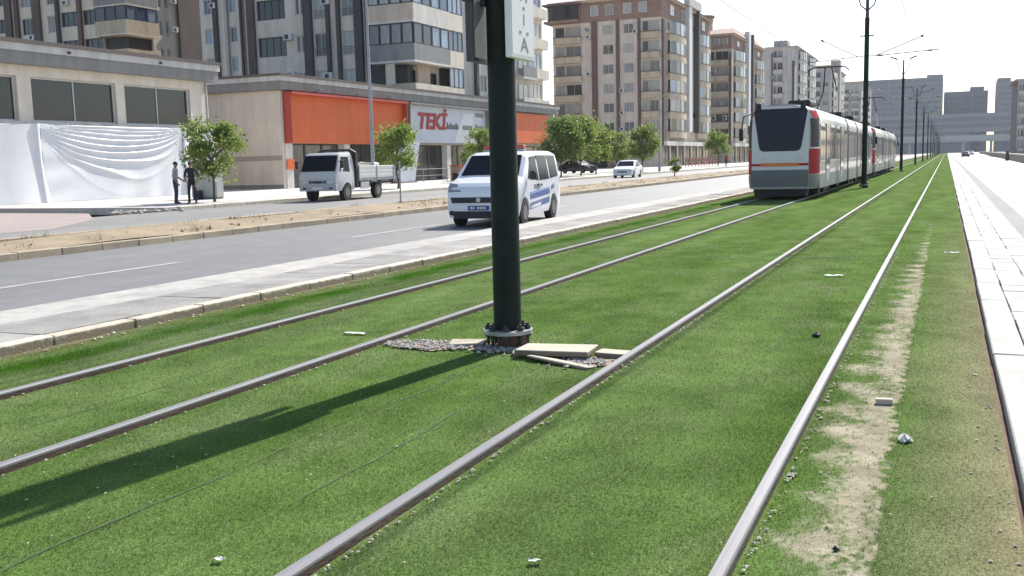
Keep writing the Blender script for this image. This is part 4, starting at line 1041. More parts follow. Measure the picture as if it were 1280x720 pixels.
r = thing('utility_cabinet','grey utility cabinet behind the young tree by the tarpaulin','cabinet',(-32.1,37.6,.08))
MB().box(-.75,.75,-.25,.25,.1,1.55).build('case','cabinet',r,bevel=.02); MB().box(-.78,.78,-.28,.28,1.55,1.62).build('roof','cabinet',r,bevel=.015); MB().box(-.72,.72,-.22,.22,0,.1).build('plinth','fascia_grey',r)
for a,b in ((-.70,-.02),(.02,.70)):
    d = MB().box(a,b,-.262,-.251,.16,1.5).build('door','cabinet',r,bevel=.004); MB().box((a+b)/2-.02,(a+b)/2+.02,-.285,-.263,.8,.95).build('handle','nut',d)
MB().box(-.45,-.05,-.5,-.3,.0,.42).build('meter_box','black_plastic',r,bevel=.02)
r = thing('pavement_railing','thin metal railing before the shop with the grey sign','railing',(-37,70,.08))
MB().tube([(0,-14,1.0),(0,14,1.0)],.025,6).build('top_rail','galv',r); MB().tube([(0,-14,.5),(0,14,.5)],.018,6).build('middle_rail','galv',r)
for y in range(-14,15,4): MB().cyl((0,y,0),(0,y,1.0),.025,n=6).build('post','galv',r)
r = thing('advert_totem','slanting grey advert pillar below the grey shop sign','sign',(-37.8,66.5,.08)); MB().hexa([(-.3,-1.3,0),(.3,-1.3,0),(.3,1.0,0),(-.3,1.0,0),(-.3,-.6,3.1),(.3,-.6,3.1),(.3,2.0,3.1),(-.3,2.0,3.1)]).build('pillar','sign_grey',r); MB().box(-.4,.4,-1.5,1.2,0,.12).build('foot','fascia_grey',r)
r = thing('planter_box','dark red planter box on the pavement below the grey shop sign','planter',(-36.0,72.8,.08)); MB().box(-.4,.4,-1.4,1.4,0,1.15).build('box','brick_brown',r,bevel=.02); MB().box(-.45,.45,-1.45,1.45,1.15,1.25).build('rim','red_panel',r)
r = thing('terrace_fence','low dark red terrace fence before the far beige block','fence',(-34.2,152,.08))
for k in range(12): MB().box(-.05,.05,-11+2*k-.06,-11+2*k+.06,0,1.3).build('post','wood_red',r)
for z in (.35,.75,1.15): MB().box(-.03,.03,-11,11,z-.09,z+.09).build('rail','wood_red',r)
mb = MB()
for i in range(60): mb.rock((-27.6+random.gauss(0,.5), 28.6+random.gauss(0,.7), -.02), random.uniform(.04,.14))
tag(mb.build('rubble','gravel_mat'),'loose dark rubble at the pavement corner near the people','rubble',kind='stuff')
# dry weeds and clods on the median
mat('dry_weed', (.30,.27,.13), .9, .35, 6, world_pos=True); V = []; F_ = []
for c in range(190):
    y = 10+95*random.random()**1.3; x = random.uniform(-18.5,-15.95); g_ = random.random()
    for k in range(random.randint(6,22)):
        a = random.random()*6.283; l = random.uniform(.04,.16)*(1.6 if g_ > .9 else 1); dx, dy = random.gauss(0,.10), random.gauss(0,.10); q = len(V); w_ = .008+.004*(y > 30)
        V += [(x+dx-w_*math.cos(a),y+dy-w_*math.sin(a),.07),(x+dx+w_*math.cos(a),y+dy+w_*math.sin(a),.07),(x+dx+random.gauss(0,.5)*l,y+dy+random.gauss(0,.5)*l,.10+l)]; F_.append((q,q+1,q+2))
mb = MB(); mb.v = V; mb.f = F_; tag(mb.build('dry_weeds','dry_weed'),'tufts of dry weeds on the median soil','weeds',kind='stuff')
mb = MB()
for i in range(420): mb.rock((random.uniform(-18.5,-15.9), 9+70*random.random()**1.4, .11), random.uniform(.015,.06))
tag(mb.build('soil_clods','dry_soil'),'clods and stones lying on the median soil','clods',kind='stuff')
# low concrete barrier on the right
w_ = []
for x,y in ((7.4,70),(7.7,95),(8.1,128),(9.0,185),(10.2,260),(12.2,380),(14,520)): w_.append((x,y))
r = thing('barrier_wall','low weathered concrete barrier curving along the right-hand road','barrier',(8.1,128,-.12))
for (xa,ya),(xb,yb) in zip(w_,w_[1:]):
    MB().hexa([(xa-8.1,ya-128,0),(xa-7.5,ya-128,0),(xb-7.5,yb-128,0),(xb-8.1,yb-128,0),(xa-8.02,ya-128,.82),(xa-7.6,ya-128,.82),(xb-7.6,yb-128,.82),(xb-8.02,yb-128,.82)]).build('wall_segment','barrier_concrete',r)
    MB().hexa([(xa-8.14,ya-128,.823),(xa-7.46,ya-128,.823),(xb-7.46,yb-128,.823),(xb-8.14,yb-128,.823),(xa-8.14,ya-128,.98),(xa-7.46,ya-128,.98),(xb-7.46,yb-128,.98),(xb-8.14,yb-128,.98)]).build('coping','platform_slab',r)
r = thing('marker_post','short dark marker post at the barrier','post',(8.0,160,-.12)); MB().cyl((0,0,0),(0,0,1.25),.28,.22,n=10).build('post','rust_block',r); MB().cyl((0,0,1.25),(0,0,1.35),.3,n=10).build('cap','nut',r)

# ------------------------------------------------------------------ buildings
class Bld:
    def __init__(s, name, lab, cat, loc, group=None):
        s.r = thing(name, lab, cat, loc, 0, group); s.o = Vector(loc); s.cache = {}
    def part(s, mb, name, m, parent=None, bevel=0):
        o = mb.build(name, m, parent or s.r, bevel=bevel)
        if parent is None: o.location = -s.o
        return o
    def shared(s, key, fn, name, m, loc, parent):
        """alike pieces share a mesh centred on their own place"""
        if key not in s.cache: me = fn().mesh(name); me.materials.append(MATS[m]); s.cache[key] = me
        o = bpy.data.objects.new(name, s.cache[key]); col.objects.link(o); o.parent = parent
        o.location = Vector(loc) - (s.o if parent is s.r else Vector((0,0,0))); return o
class Face:
    """'y': wall seen from -y, u = x.   'x': wall seen from +x, u = y.   n = outward"""
    def __init__(s, ax, c): s.ax, s.c = ax, c
    def box(s, mb, u0, u1, n0, n1, z0, z1):
        if s.ax == 'y': return mb.box(u0,u1,s.c-n1,s.c-n0,z0,z1)
        return mb.box(s.c+n0,s.c+n1,u0,u1,z0,z1)
    def loc(s, u, n, z): return (u,s.c-n,z) if s.ax == 'y' else (s.c+n,u,z)
    def lbox(s, mb, a, b, n0, n1, z0, z1):       # local box about (0,0,0)
        return mb.box(a,b,-n1,-n0,z0,z1) if s.ax == 'y' else mb.box(n0,n1,a,b,z0,z1)
def skin(F, u0, u1, z0, z1, holes, t=.25):
    us = sorted({u0,u1} | {min(max(q,u0),u1) for h in holes for q in h[:2]}); zs = sorted({z0,z1} | {min(max(q,z0),z1) for h in holes for q in h[2:4]}); mb = MB()
    for za, zb in zip(zs,zs[1:]):
        run = None
        for ua, ub in list(zip(us,us[1:]))+[(None,None)]:
            solid = ua is not None and not any(h[0]-1e-6 <= ua and ub <= h[1]+1e-6 and h[2]-1e-6 <= za and zb <= h[3]+1e-6 for h in holes)
            if solid: run = [run[0] if run else ua, ub]
            elif run: F.box(mb, run[0], run[1], -t, 0, za, zb); run = None
    return mb
def window(B, F, u0, u1, z0, z1, glass, frame, n=-.12, mull=1, fw=.06):
    w, h = u1-u0, z1-z0; key = (F.ax, round(w,2), round(h,2), glass, frame, mull)
    def pane(): return F.lbox(MB(), -w/2+.01, w/2-.01, -.04, 0, .01, h-.01)
    def fr():
        mb = MB(); F.lbox(mb,-w/2,w/2,.002,.05,0,fw); F.lbox(mb,-w/2,w/2,.002,.05,h-fw,h); F.lbox(mb,-w/2,-w/2+fw,.002,.05,fw,h-fw); F.lbox(mb,w/2-fw,w/2,.002,.05,fw,h-fw)
        for k in range(mull): x = -w/2+w*(k+1)/(mull+1); F.lbox(mb,x-fw*.4,x+fw*.4,.002,.045,fw,h-fw)
        return mb
    o = B.shared(key+('f',), fr, 'window', frame, F.loc((u0+u1)/2,n,z0), B.r)
    p = B.shared(key+('p',), pane, 'pane', glass, (0,0,0), o); return o
GRP = 'apartment blocks along the far side of the road'

# ---- cream shop building with the tarpaulins
B1 = Bld('shop_building','low cream shop building with large windows above white tarpaulins','building',(-40,33,0)); F = Face('x',-40)
B1.part(MB().box(-60,-40.36,8,47.35,0,7.1),'wall','cream')
holes = [(28.9,34.15,3.95,6.06),(34.95,40.25,3.95,6.06),(40.85,45.86,3.95,6.06),(23,28.2,3.95,6.06),(17,22.2,3.95,6.06)]
B1.part(skin(F,8,47.35,3.9,6.56,holes,.35),'window_wall','cream')
B1.part(F.box(MB(),8,47.35,-.30,-.05,0,3.72),'lower_wall','white_wall')
B1.part(F.box(MB(),8,47.4,-.3,.10,3.722,3.898),'sill_ledge','fascia_light')
B1.part(MB().box(-60,-39.5,8,47.8,6.565,7.15),'fascia','fascia_grey'); B1.part(MB().box(-60,-39.42,8,47.88,7.152,7.5),'fascia_upper','fascia_light'); B1.part(MB().box(-60,-39.34,8,47.95,7.502,7.68),'roof_edge','fascia_brown')
for h in holes: window(B1,F,h[0]+.02,h[1]-.02,h[2]+.01,h[3]-.01,'glass_dark','frame_white',-.22,1,.07)
for y in (25.5,31,36.8,43): B1.part(MB().box(-39.42,-39.30,y-.06,y+.06,7.22,7.34),'fascia_lamp','nut')
# ---- tarpaulins
def tarp(y0, y1, lab, fold, n=90, m=60):
    mb = MB(); H_ = 3.75
    for j in range(m+1):
        v = j/m
        for i in range(n+1):
            u = i/n; mb.v.append((-39.80+fold(u,v,y1-y0), y0+(y1-y0)*u, .09+H_*(1-v)-(.12*math.sin(math.pi*u) if v == 0 else 0)))
    for j in range(m):
        for i in range(n): a=j*(n+1)+i; mb.f.append((a,a+n+1,a+n+2,a+1))
    return tag(fixn(mb.build('tarpaulin','tarp',smooth=180)), lab, 'tarpaulin', 'white tarpaulins hung on the shop front')
def swag(u,v,w):
    sh = (u**.62)*((1-u)**.55)/.66+.02; c = v/sh                    # folds hang from the two upper corners
    ph = 30*math.log(c+.22)+2.2*math.sin(3.1*u+2*v)+1.3*math.sin(7*c+5*u)
    rd = 1-abs(math.sin(ph*.5)); amp = .15*min(1,sh*1.3)*math.exp(-((c-.55)/.48)**2)
    f = amp*(rd**1.6) + .03*math.sin(9*u+4*v)+.012*math.sin(31*u+13*v)
    lo = .05*math.sin(8*u*u*3+3*v)*max(0,v-.5)
    return .18+f+lo+.24*v*v+.02*math.sin(53*u*u+19*v)*math.exp(-((u-.1)/.18)**2)
def vert(u,v,w): return .18+.10*math.sin(u*w*5.2+1.4*v+math.sin(u*9))*(.35+.65*v)+.22*v*v+.04*math.sin(9*v+5*u)
tarp(34.9,44.6,'large white tarpaulin hanging in curved swags below two windows',swag,140,90)
tarp(44.55,47.3,'narrow white tarpaulin hanging in upright folds at the building corner',vert,60)
tarp(26.5,35.0,'white tarpaulin hanging almost flat with a few upright folds, next to the swagged one',lambda u,v,w: .16+.05*math.sin(u*w*1.9+v)*(.3+.7*v)+.06*math.sin(5*u+3*v)*v+.24*v*v+.10*math.exp(-((u-.97)/.02)**2)+.1*math.exp(-((u-.55-.03*v)/.015)**2),120)

# ---- orange shop building
B2 = Bld('shop_building','low beige shop building with orange and grey sign panels along its front','building',(-40,54.3,0)); F = Face('x',-40)
B2.part(MB().box(-62,-40.9,54.35,104,0,7.0),'wall','beige_wall')
Fy = Face('y',54.3)
B2.part(Fy.box(MB(),-62,-40.0,-.3,0,0,6.48),'side_wall','beige_wall'); B2.part(Fy.box(MB(),-62,-40.02,.002,.035,1.95,2.25),'side_stripe','beige_dark'); B2.part(Fy.box(MB(),-62,-40.03,.002,.02,0,.35),'plinth','fascia_grey')
B2.part(MB().box(-62,-39.55,53.85,104.3,6.5,7.05),'fascia','fascia_grey'); B2.part(MB().box(-62,-39.45,53.75,104.4,7.052,7.36),'fascia_upper','fascia_light'); B2.part(MB().box(-62,-39.35,53.65,104.5,7.362,7.52),'roof_edge','fascia_brown')
B2.part(F.box(MB(),54.6,104,-.9,-.02,3.05,6.49),'sign_wall','beige_dark')
for a in (54.62,61.6,69.6,77.8,85.6,93.5,101.5): B2.part(F.box(MB(),a,a+.75,-.6,.06,0,3.049),'pillar','white_wall')
for a,b in ((55.4,61.6),(62.4,69.6),(70.4,77.8),(78.6,85.6),(86.4,93.5),(94.3,101.5)):
    n_ = 3
    for k in range(n_): window(B2,F,a+(b-a)*k/n_+.02,a+(b-a)*(k+1)/n_-.02,.12,3.02,'glass_shop','frame_dark',-.5,0,.07)
B2.part(F.box(MB(),54.60,55.42,.062,.16,1.35,2.0),'pillar_sign','orange_panel')
def sign_panel(y0,y1,z0,z1,m,edge,name):
    p = B2.part(F.box(MB(),y0,y1,.0,.22,z0,z1),name,m)
    B2.part(F.box(F.box(F.box(MB(),y0-.1,y1+.1,.0,.75,z1,z1+.16),y0-.1,y0,.0,.62,z0,z1),y1,y1+.1,.0,.62,z0,z1),'sign_frame',edge); return p
sign_panel(54.75,70.0,3.06,6.24,'orange_panel','red_panel','orange_sign')
p = sign_panel(70.6,85.6,3.22,6.26,'sign_grey','fascia_grey','grey_sign')
B2.part(F.box(MB(),86.3,101.6,.0,.22,3.35,6.36),'orange_sign','orange_panel'); B2.part(F.box(MB(),85.72,86.28,.0,.25,3.3,6.4),'red_strip','red_panel'); B2.part(F.box(MB(),70.12,70.48,.0,.25,3.06,6.3),'red_strip','red_panel')
me = text_mesh('TEKİ', 2.05, .03, .18, 'LEFT', .07); o = place('lettering', me, 'letter_red', B2.r); o.rotation_euler = (R(90),0,R(90)); o.location = Vector((-39.75,72.3,4.40))-B2.o; o.scale = (1.15,.88,1)
for a,n_ in ((77.6,7),(80.7,6),(83.4,5)):                  # unreadable small words, as rows of joined strokes
    mb = MB(); F.box(mb,a,a+.34*n_-.12,.222,.238,4.42,4.47)
    for k in range(n_): F.box(mb,a+.34*k,a+.34*k+.22,.2221,.24,4.44,4.44+random.choice((.36,.36,.53)))
    B2.part(mb,'lettering','letter_dark')
B2.part(F.box(MB(),83.4,85.1,.222,.235,5.62,5.98),'lettering','letter_grey')
mb = MB(); mb.hexa([(-39.782,79.0,3.3),(-39.77,79.0,3.3),(-39.77,83.0,3.3),(-39.782,83.0,3.3),(-39.782,81.0,5.9),(-39.77,81.0,5.9),(-39.77,82.9,5.9),(-39.782,82.9,5.9)]); B2.part(mb,'sign_picture','sign_pale')

# ---- apartment tower over the orange shop
B = Bld('apartment_tower','grey and cream apartment tower with glazed corner balconies above the orange shop','building',(-48,80,7.6),GRP)
FH = 3.2; zb = 6.75; Y0 = 74.0; Fy = Face('y',Y0); Fx = Face('x',-41.3); NF = 4; zt_ = zb+FH*NF
U = lambda px: onY(px,60,Y0)[0]
xl = U(314)
B.part(MB().box(xl+.3,-41.6,Y0+.3,102.4,7.53,zt_),'wall','dark_pilaster'); B.part(MB().box(xl,-41.3,Y0,102.6,zt_+.003,38),'upper_wall','stone_grey')
hy = []
for k in range(NF):
    z = zb+FH*k
    hy.append(('log',U(323),U(358.5),z+1.25,z+2.95))
    for a,b in ((371.5,376),(378,382.5)): hy.append(('sm',U(a),U(b),z+1.45,z+2.85))
    for a,b in ((394,409.5),(429,444.5)): hy.append(('bal',U(a),U(b),z+.95,z+2.95))
B.part(skin(Fy,xl,-45.4,7.53,zt_,[h[1:] for h in hy],.28),'front_wall','stone_grey')
for t_,a,b,c,d in hy:
    if t_ == 'log': window(B,Fy,a+.01,b-.01,c+.01,d-.01,'glass_dark','frame_dark',-.2,3,.05)
    elif t_ == 'sm': window(B,Fy,a+.01,b-.01,c+.01,d-.01,'glass_home','frame_white',-.12,0,.05)
    else:
        window(B,Fy,a+.01,b-.01,c+.01,d-.01,'glass_home','frame_white',-.12,1,.06); rl = MB()
        for q in range(4): Fy.box(rl,a+.03,b-.03,.02,.05,c+.08+.2*q,c+.13+.2*q)
        B.part(rl,'railing','grey_parapet')
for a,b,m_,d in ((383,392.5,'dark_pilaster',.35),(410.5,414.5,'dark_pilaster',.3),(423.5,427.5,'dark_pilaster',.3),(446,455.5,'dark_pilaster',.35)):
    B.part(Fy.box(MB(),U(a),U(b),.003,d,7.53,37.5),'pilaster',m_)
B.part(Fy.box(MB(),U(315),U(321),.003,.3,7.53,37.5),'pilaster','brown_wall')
# corner balconies
bx0 = onY(461,60,72.7)[0]
for k in range(NF):
    z = zb+FH*k; pm = ('sand_parapet','grey_parapet','white_wall','white_wall')[k]; pl = bx0 if k else -42.4
    B.part(MB().box(bx0,-40,72.7,79.2,z-.16,z+.02),'balcony_floor','white_wall')
    B.part(MB().box(pl,-40.0,72.7,72.86,z+.022,z+1.35),'parapet',pm if k!=2 else 'warm_beige'); B.part(MB().box(-40.16,-40.0,72.862,79.2,z+.022,z+1.35),'parapet',pm if k!=0 else 'cream')
    B.part(MB().box(-41.2,-40.15,79.203,82.1,z-.1,z+1.35),'parapet','cream')
    Fb = Face('y',72.72); Fc = Face('x',-40.02); Fd = Face('x',-40.17)
    if k:
        n_ = 4; w0 = (-40.0-bx0-.1)/n_
        for q in range(n_): window(B,Fb,bx0+w0*q+.03,bx0+w0*(q+1)-.03,z+1.37,z+FH-.2,'glass_home','frame_dark',-.05,0,.07)
        n_ = 4
        for q in range(n_): window(B,Fc,72.8+6.3*q/n_+.03,72.8+6.3*(q+1)/n_-.03,z+1.37,z+FH-.2,'glass_dark' if (q<2 and k==1) else 'glass_blue','frame_dark',-.05,0,.07)
    else:
        for u in (-42.5,): B.part(MB().box(u-.4,u+.4,72.9,73.1,z+.02,z+FH-.16),'balcony_post','cream')
        B.part(MB().box(bx0+.2,-41.4,75.2,75.4,z+.02,z+FH-.16),'balcony_wall','warm_beige'); B.part(MB().box(-41.4,-41.2,75.4,79.2,z+.02,z+FH-.16),'balcony_wall','warm_beige')
        window(B,Face('x',-41.2),77.6,78.5,z+1.3,z+2.5,'glass_dark','brown_line',.06,0,.06); window(B,Face('y',75.2),bx0+1.2,bx0+3.0,z+1.0,z+2.6,'glass_dark','frame_dark',.06,0,.06)
    window(B,Fd,79.3,82.0,z+1.37,z+FH-.12,'glass_blue','frame_dark',-.03,2,.07)
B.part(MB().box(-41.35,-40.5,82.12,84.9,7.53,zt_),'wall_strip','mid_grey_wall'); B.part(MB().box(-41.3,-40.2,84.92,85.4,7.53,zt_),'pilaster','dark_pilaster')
# rest of the street side
hx = []
for k in range(NF):
    z = zb+FH*k
    for a,b in ((85.6,87.9),(92.2,94.6),(98.9,102.2)): hx.append((a,b,z+1.37,z+2.95))
Fx = Face('x',-40.6)
B.part(skin(Fx,85.42,102.6,7.53,zt_,hx,.3),'street_wall','white_wall')
for i,(a,b,c,d) in enumerate(hx): window(B,Fx,a+.02,b-.02,c+.02,d-.02,'glass_blue' if i%2 else 'glass_home','frame_white',-.12,2,.06)
for k in range(NF):
    z = zb+FH*k
    for a,b in ((88.2,91.9),(95.0,98.6)):
        B.part(MB().box(-40.58,-39.7,a,b,z-.05,z+.12),'balcony_floor','white_wall'); B.part(MB().box(-39.84,-39.7,a,b,z+.122,z+1.25),'parapet',('white_wall','grey_parapet','white_wall','white_wall')[k])
        window(B,Fx,a+.5,b-.5,z+.3,z+2.7,'glass_home','frame_white',.06,1,.06)
    B.part(MB().box(-40.62,-39.9,98.8,102.6,z+.2,z+1.2),'parapet','cream')
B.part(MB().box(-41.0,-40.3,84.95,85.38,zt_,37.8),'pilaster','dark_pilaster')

# ---- far left tower
A = Bld('apartment_tower','brown and cream apartment tower rising behind the cream shop building','building',(-100,95,0),GRP)
Y0 = 85.0; Fy = Face('y',Y0); U = lambda px: onY(px,30,Y0)[0]; xc = U(160); XA = xc; Fx = Face('x',XA); V = lambda px: onX(px,40,XA)[0]
FHA = 3.1; zA = 16.2-3.1*2; NA = 5; ztA = zA+FHA*NA
A.part(MB().box(-128,xc-.4,Y0+.4,112,0,ztA),'wall','dark_pilaster'); A.part(MB().box(-128,xc,Y0,112,ztA+.003,42),'upper_wall','stone_grey'); A.part(MB().box(-128,xc-.1,Y0+.1,99,0,zA),'lower_wall','stone_grey')
hy = []
for k in range(NA):
    z = zA+FHA*k
    hy.append((U(-14),U(8.5),z+1.5,z+3.08,'glass_dark','frame_dark'))
    hy.append((U(27),U(41.5),z+1.0,z+2.9,'glass_home','frame_white')); hy.append((U(60),U(71.5),z+1.0,z+2.9,'glass_home','frame_white'))
    hy.append((U(77),U(99),z+1.5,z+3.08,'glass_dark','frame_dark')); hy.append((U(104.5),U(128),z+1.5,z+3.08,'glass_dark','frame_dark'))
A.part(skin(Fy,-128,U(128.5),zA,ztA,hy,.3),'front_wall','cream')
for a,b,c,d,g_,f_ in hy: window(A,Fy,a+.02,b-.02,c+.02,d-.02,g_,f_,-.15,2,.07)
for a,b,m_ in ((9,16.5,'brown_wall'),(21,25.5,'brown_wall'),(43.5,52.5,'brown_wall'),(72.5,76,'dark_pilaster'),(99.5,104,'brown_line')): A.part(Fy.box(MB(),U(a),U(b),.003,.35,zA,41),'pilaster',m_)
for k in range(NA):
    z = zA+FHA*k; x0 = U(129); pm = ('cream','sand_parapet','sand_parapet','grey_parapet','cream')[k]
    A.part(MB().box(x0,xc+.9,Y0-1.2,V(191),z-.1,z+.05),'balcony_floor','cream'); A.part(MB().box(x0,xc+.9,Y0-1.2,Y0-1.04,z+.052,z+1.5),'parapet',pm); A.part(MB().box(xc+.74,xc+.9,Y0-1.038,V(191),z+.052,z+1.5),'parapet',pm)
    if k > 2 or k == 2:
        n_ = 3; w0 = (xc+.9-x0)/n_
        for q in range(n_): window(A,Face('y',Y0-1.18),x0+w0*q+.03,x0+w0*(q+1)-.03,z+1.52,z+FHA-.12,'glass_dark','frame_dark',-.05,0,.07)
        w0 = (V(191)-Y0+1.0)/3
        for q in range(3): window(A,Face('x',xc+.88),Y0-1.0+w0*q+.03,Y0-1.0+w0*(q+1)-.03,z+1.52,z+FHA-.12,'glass_blue','frame_dark',-.05,0,.07)
hx = []
for k in range(NA):
    z = zA+FHA*k
    for a,b in ((199.5,204),(207,211.5)): hx.append((V(a),V(b),z+.4,z+2.1))
A.part(skin(Fx,V(191)+.02,V(222),zA,ztA,hx,.3),'street_wall','pale_grey_wall')
for a,b,c,d in hx: window(A,Fx,a+.02,b-.02,c+.02,d-.02,'glass_dark','frame_white',-.12,0,.07)
A.part(MB().box(xc-3,xc+.35,V(222)+.02,V(252),0,41),'brown_block','brown_wall')
# ---- tower seen in the gap
C_ = Bld('apartment_tower','pale apartment tower with blue-white windows glimpsed between the two shop buildings','building',(-74,92,0),GRP)
Y0 = 88.0; Fy = Face('y',Y0); U = lambda px: onY(px,50,Y0)[0]; FHC = 3.1; zC = 4.6; NC = 6
x0, x1 = U(252), U(322)
C_.part(MB().box(x0,x1,Y0+.3,98,0,zC+FHC*NC),'wall','dark_pilaster'); C_.part(MB().box(x0,x1,Y0,98,zC+FHC*NC+.003,40),'upper_wall','stone_grey'); C_.part(MB().box(x0,x1,Y0+.05,98,0,zC-.003),'lower_wall','stone_grey')
hy = []
for k in range(NC):
    z = zC+FHC*k
    for a,b in ((257,266),(288.5,297)): hy.append((U(a),U(b),z+1.0,z+2.6))
C_.part(skin(Fy,x0,x1,zC,zC+FHC*NC,hy,.25),'front_wall','white_wall')
for a,b,c,d in hy: window(C_,Fy,a+.02,b-.02,c+.02,d-.02,'glass_blue','frame_white',-.12,1,.06)
for a,b,m_ in ((269.5,274.5,'dark_pilaster'),(284,287.5,'mid_grey_wall'),(303,305.5,'dark_pilaster'),(307,314,'brown_line'),(314.2,321,'brown_wall')): C_.part(Fy.box(MB(),U(a),U(b),.003,.35,zC-4,39),'pilaster',m_)

# ---- generic block for the row further along
def block(name, lab, Y0, y1, pxl, pxc, py, H_, fh, z1, nf, cy, cx, wall, parm, sidew, roof, glass='glass_home', gf='white_wall', topw=None, pyr=None):
    """cy: columns of the near face, cx: columns of the street face, as (start, end, kind) fractions"""
    xl_, xc_ = onY(pxl,py,Y0)[0], onY(pxc,py,Y0)[0]
    b = Bld(name, lab, 'building', ((xl_+xc_)/2,(Y0+y1)/2,0), GRP)
    zt2 = z1+fh*nf
    b.part(MB().box(xl_+.3,xc_-.3,Y0+.3,y1,0,H_-.2),'core','dark_pilaster')
    for F_, c0, c1, cols, wm in ((Face('y',Y0),xl_,xc_,cy,wall),(Face('x',xc_),Y0+.002,y1,cx,sidew)):
        W = c1-c0; P = lambda f: c0+W*f; hl = []
        for a,e,kd in cols:
            for k in range(nf):
                z = z1+fh*k
                if kd in 'wW': hl.append((P(a),P(e),z+.95,z+2.55,kd,k))
                elif kd == 'b': hl.append((P(a),P(e),z+1.0,z+2.75,kd,k))
        b.part(skin(F_,c0,c1,0 if F_.ax=='y' else 4.2,H_,[h[:4] for h in hl],.28),'front_wall' if F_.ax=='y' else 'street_wall',wm)
        for a,e,c,d,kd,k in hl:
            if kd == 'b':
                z = z1+fh*k; m_ = (a*.62+e*.38)
                window(b,F_,a+.02,m_-.12,c+.02,d-.02,glass,'frame_white',-.25,0,.07); window(b,F_,m_+.12,e-.02,c+.02,d-.02,glass,'frame_white',-.25,1,.07); b.part(F_.box(MB(),m_-.118,m_+.118,-.26,.0,c,d),'balcony_post',parm)
                b.part(F_.box(MB(),a-.05,e+.05,.003,.75,z-.12,z+.92),'parapet',parm); b.part(F_.box(MB(),a-.12,e+.12,.003,.85,z+.922,z+1.04),'parapet_cap','brown_line')
            else: window(b,F_,a+.02,e-.02,c+.02,d-.02,glass,'frame_white',-.1,1,.08)
        for a,e,kd in cols:
            if kd == 'p': b.part(F_.box(MB(),P(a),P(e),.003,.3,3.5,min(H_-1.2,zt2)),'pilaster','brown_line')
            if kd == 'd': b.part(F_.box(MB(),P(a),P(e),.003,.35,3.5,H_-3.5),'pilaster','brown_wall')
            if kd == 'g':                                     # rounded bay with bands of glass
                for k in range(nf):
                    z = z1+fh*k; n_ = 5; ua, ue = P(a), P(e); prf = lambda t: 1.25*math.sin(math.pi*(.12+.76*t))
                    ring_ = [F_.loc(ua+(ue-ua)*i/n_, prf(i/n_), 0) for i in range(n_+1)]; back = [F_.loc(ue,-.1,0), F_.loc(ua,-.1,0)]
                    poly = [Vector(q) for q in ring_+back]; up = lambda q,zz: (q.x,q.y,zz)
                    b.part(MB().loft([[up(q,z-.2) for q in poly],[up(q,z+.85) for q in poly]]),'parapet',parm)
                    cen = sum(poly,Vector())/len(poly)
                    b.part(MB().loft([[up(cen+(q-cen)*1.05,z+.852) for q in poly],[up(cen+(q-cen)*1.05,z+.98) for q in poly]]),'parapet_cap','brown_line')
                    for i in range(n_):
                        q0, q1 = Vector(ring_[i]), Vector(ring_[i+1]); c_ = cen.copy(); c_.z = 0
                        q0 = c_+(q0-c_)*.94; q1 = c_+(q1-c_)*.94; d_ = (q1-q0)*.04
                        mb_ = MB().quad(up(q0+d_,z+.99),up(q1-d_,z+.99),up(q1-d_,z+fh-.22),up(q0+d_,z+fh-.22)); w_ = b.part(mb_,'window',('glass_dark','glass_home','glass_blue','glass_home')[(i+k)%4])
                        MB().box(-.07,.07,-.07,.07,z+.99,z+fh-.2).build('frame','frame_white',w_).location = (q0.x,q0.y,0)
        # cornice
        b.part(F_.box(MB(),c0-.5,c1+.5,.003,.55,H_-.02,H_+.3),'cornice',parm)
    if topw:
        b.part(MB().box(xl_-.02,xc_+.02,Y0-.02,y1,zt2+.02,H_-.03),'top_floor',topw)
        W = xc_-xl_
        for f in (.36,.50,.66,.80): window(b,Face('y',Y0-.03),xl_+W*f,xl_+W*(f+.075),zt2+.95,H_-.55,'glass_home','frame_white',.05,1,.08)
        for f in (.15,.35,.6,.8): window(b,Face('x',xc_+.03),Y0+(y1-Y0)*f,Y0+(y1-Y0)*(f+.07),zt2+.95,H_-.55,'glass_home','frame_white',.05,1,.08)
    # hipped roof
    e_ = .8; cx_, cyy = (xl_+xc_)/2, (Y0+y1)/2
    b.part(MB().hexa([(xl_-e_,Y0-e_,H_+.31),(xc_+e_,Y0-e_,H_+.31),(xc_+e_,y1+e_,H_+.31),(xl_-e_,y1+e_,H_+.31),(cx_-2,Y0+6,H_+.31+roof),(cx_+2,Y0+6,H_+.31+roof),(cx_+2,y1-6,H_+.31+roof),(cx_-2,y1-6,H_+.31+roof)]),'roof','roof_red')
    # shops at street level
    Fx_ = Face('x',xc_); n_ = max(3,int((y1-Y0)/5)); w0 = (y1-Y0-.4)/n_
    b.part(Fx_.box(MB(),Y0+.01,y1,-.29,.9,3.5,4.19),'shop_fascia',gf)
    for k in range(n_):
        b.part(Fx_.box(MB(),Y0+.02+w0*k,Y0+.6+w0*k,-.28,.0,0,3.49),'pillar',wall); window(b,Fx_,Y0+.65+w0*k,Y0+w0*(k+1)-.03,.1,3.45,'glass_shop','frame_dark',-.2,1,.08)
    return b, xl_, xc_
b3, l3, c3 = block('apartment_block','tall beige apartment block with brown pilasters and a brick top floor',160,196,692,827,100,27.2,3.17,5.0,6,
    [(.02,.27,'b'),(.37,.42,'p'),(.47,.57,'w'),(.595,.625,'p'),(.66,.755,'w'),(.79,.815,'p'),(.83,.985,'b')],
    [(.0,.05,'d'),(.10,.42,'g'),(.50,.60,'w'),(.66,.96,'g')],'stone_grey','sand_parapet','warm_beige',1.6,topw='brick_brown')
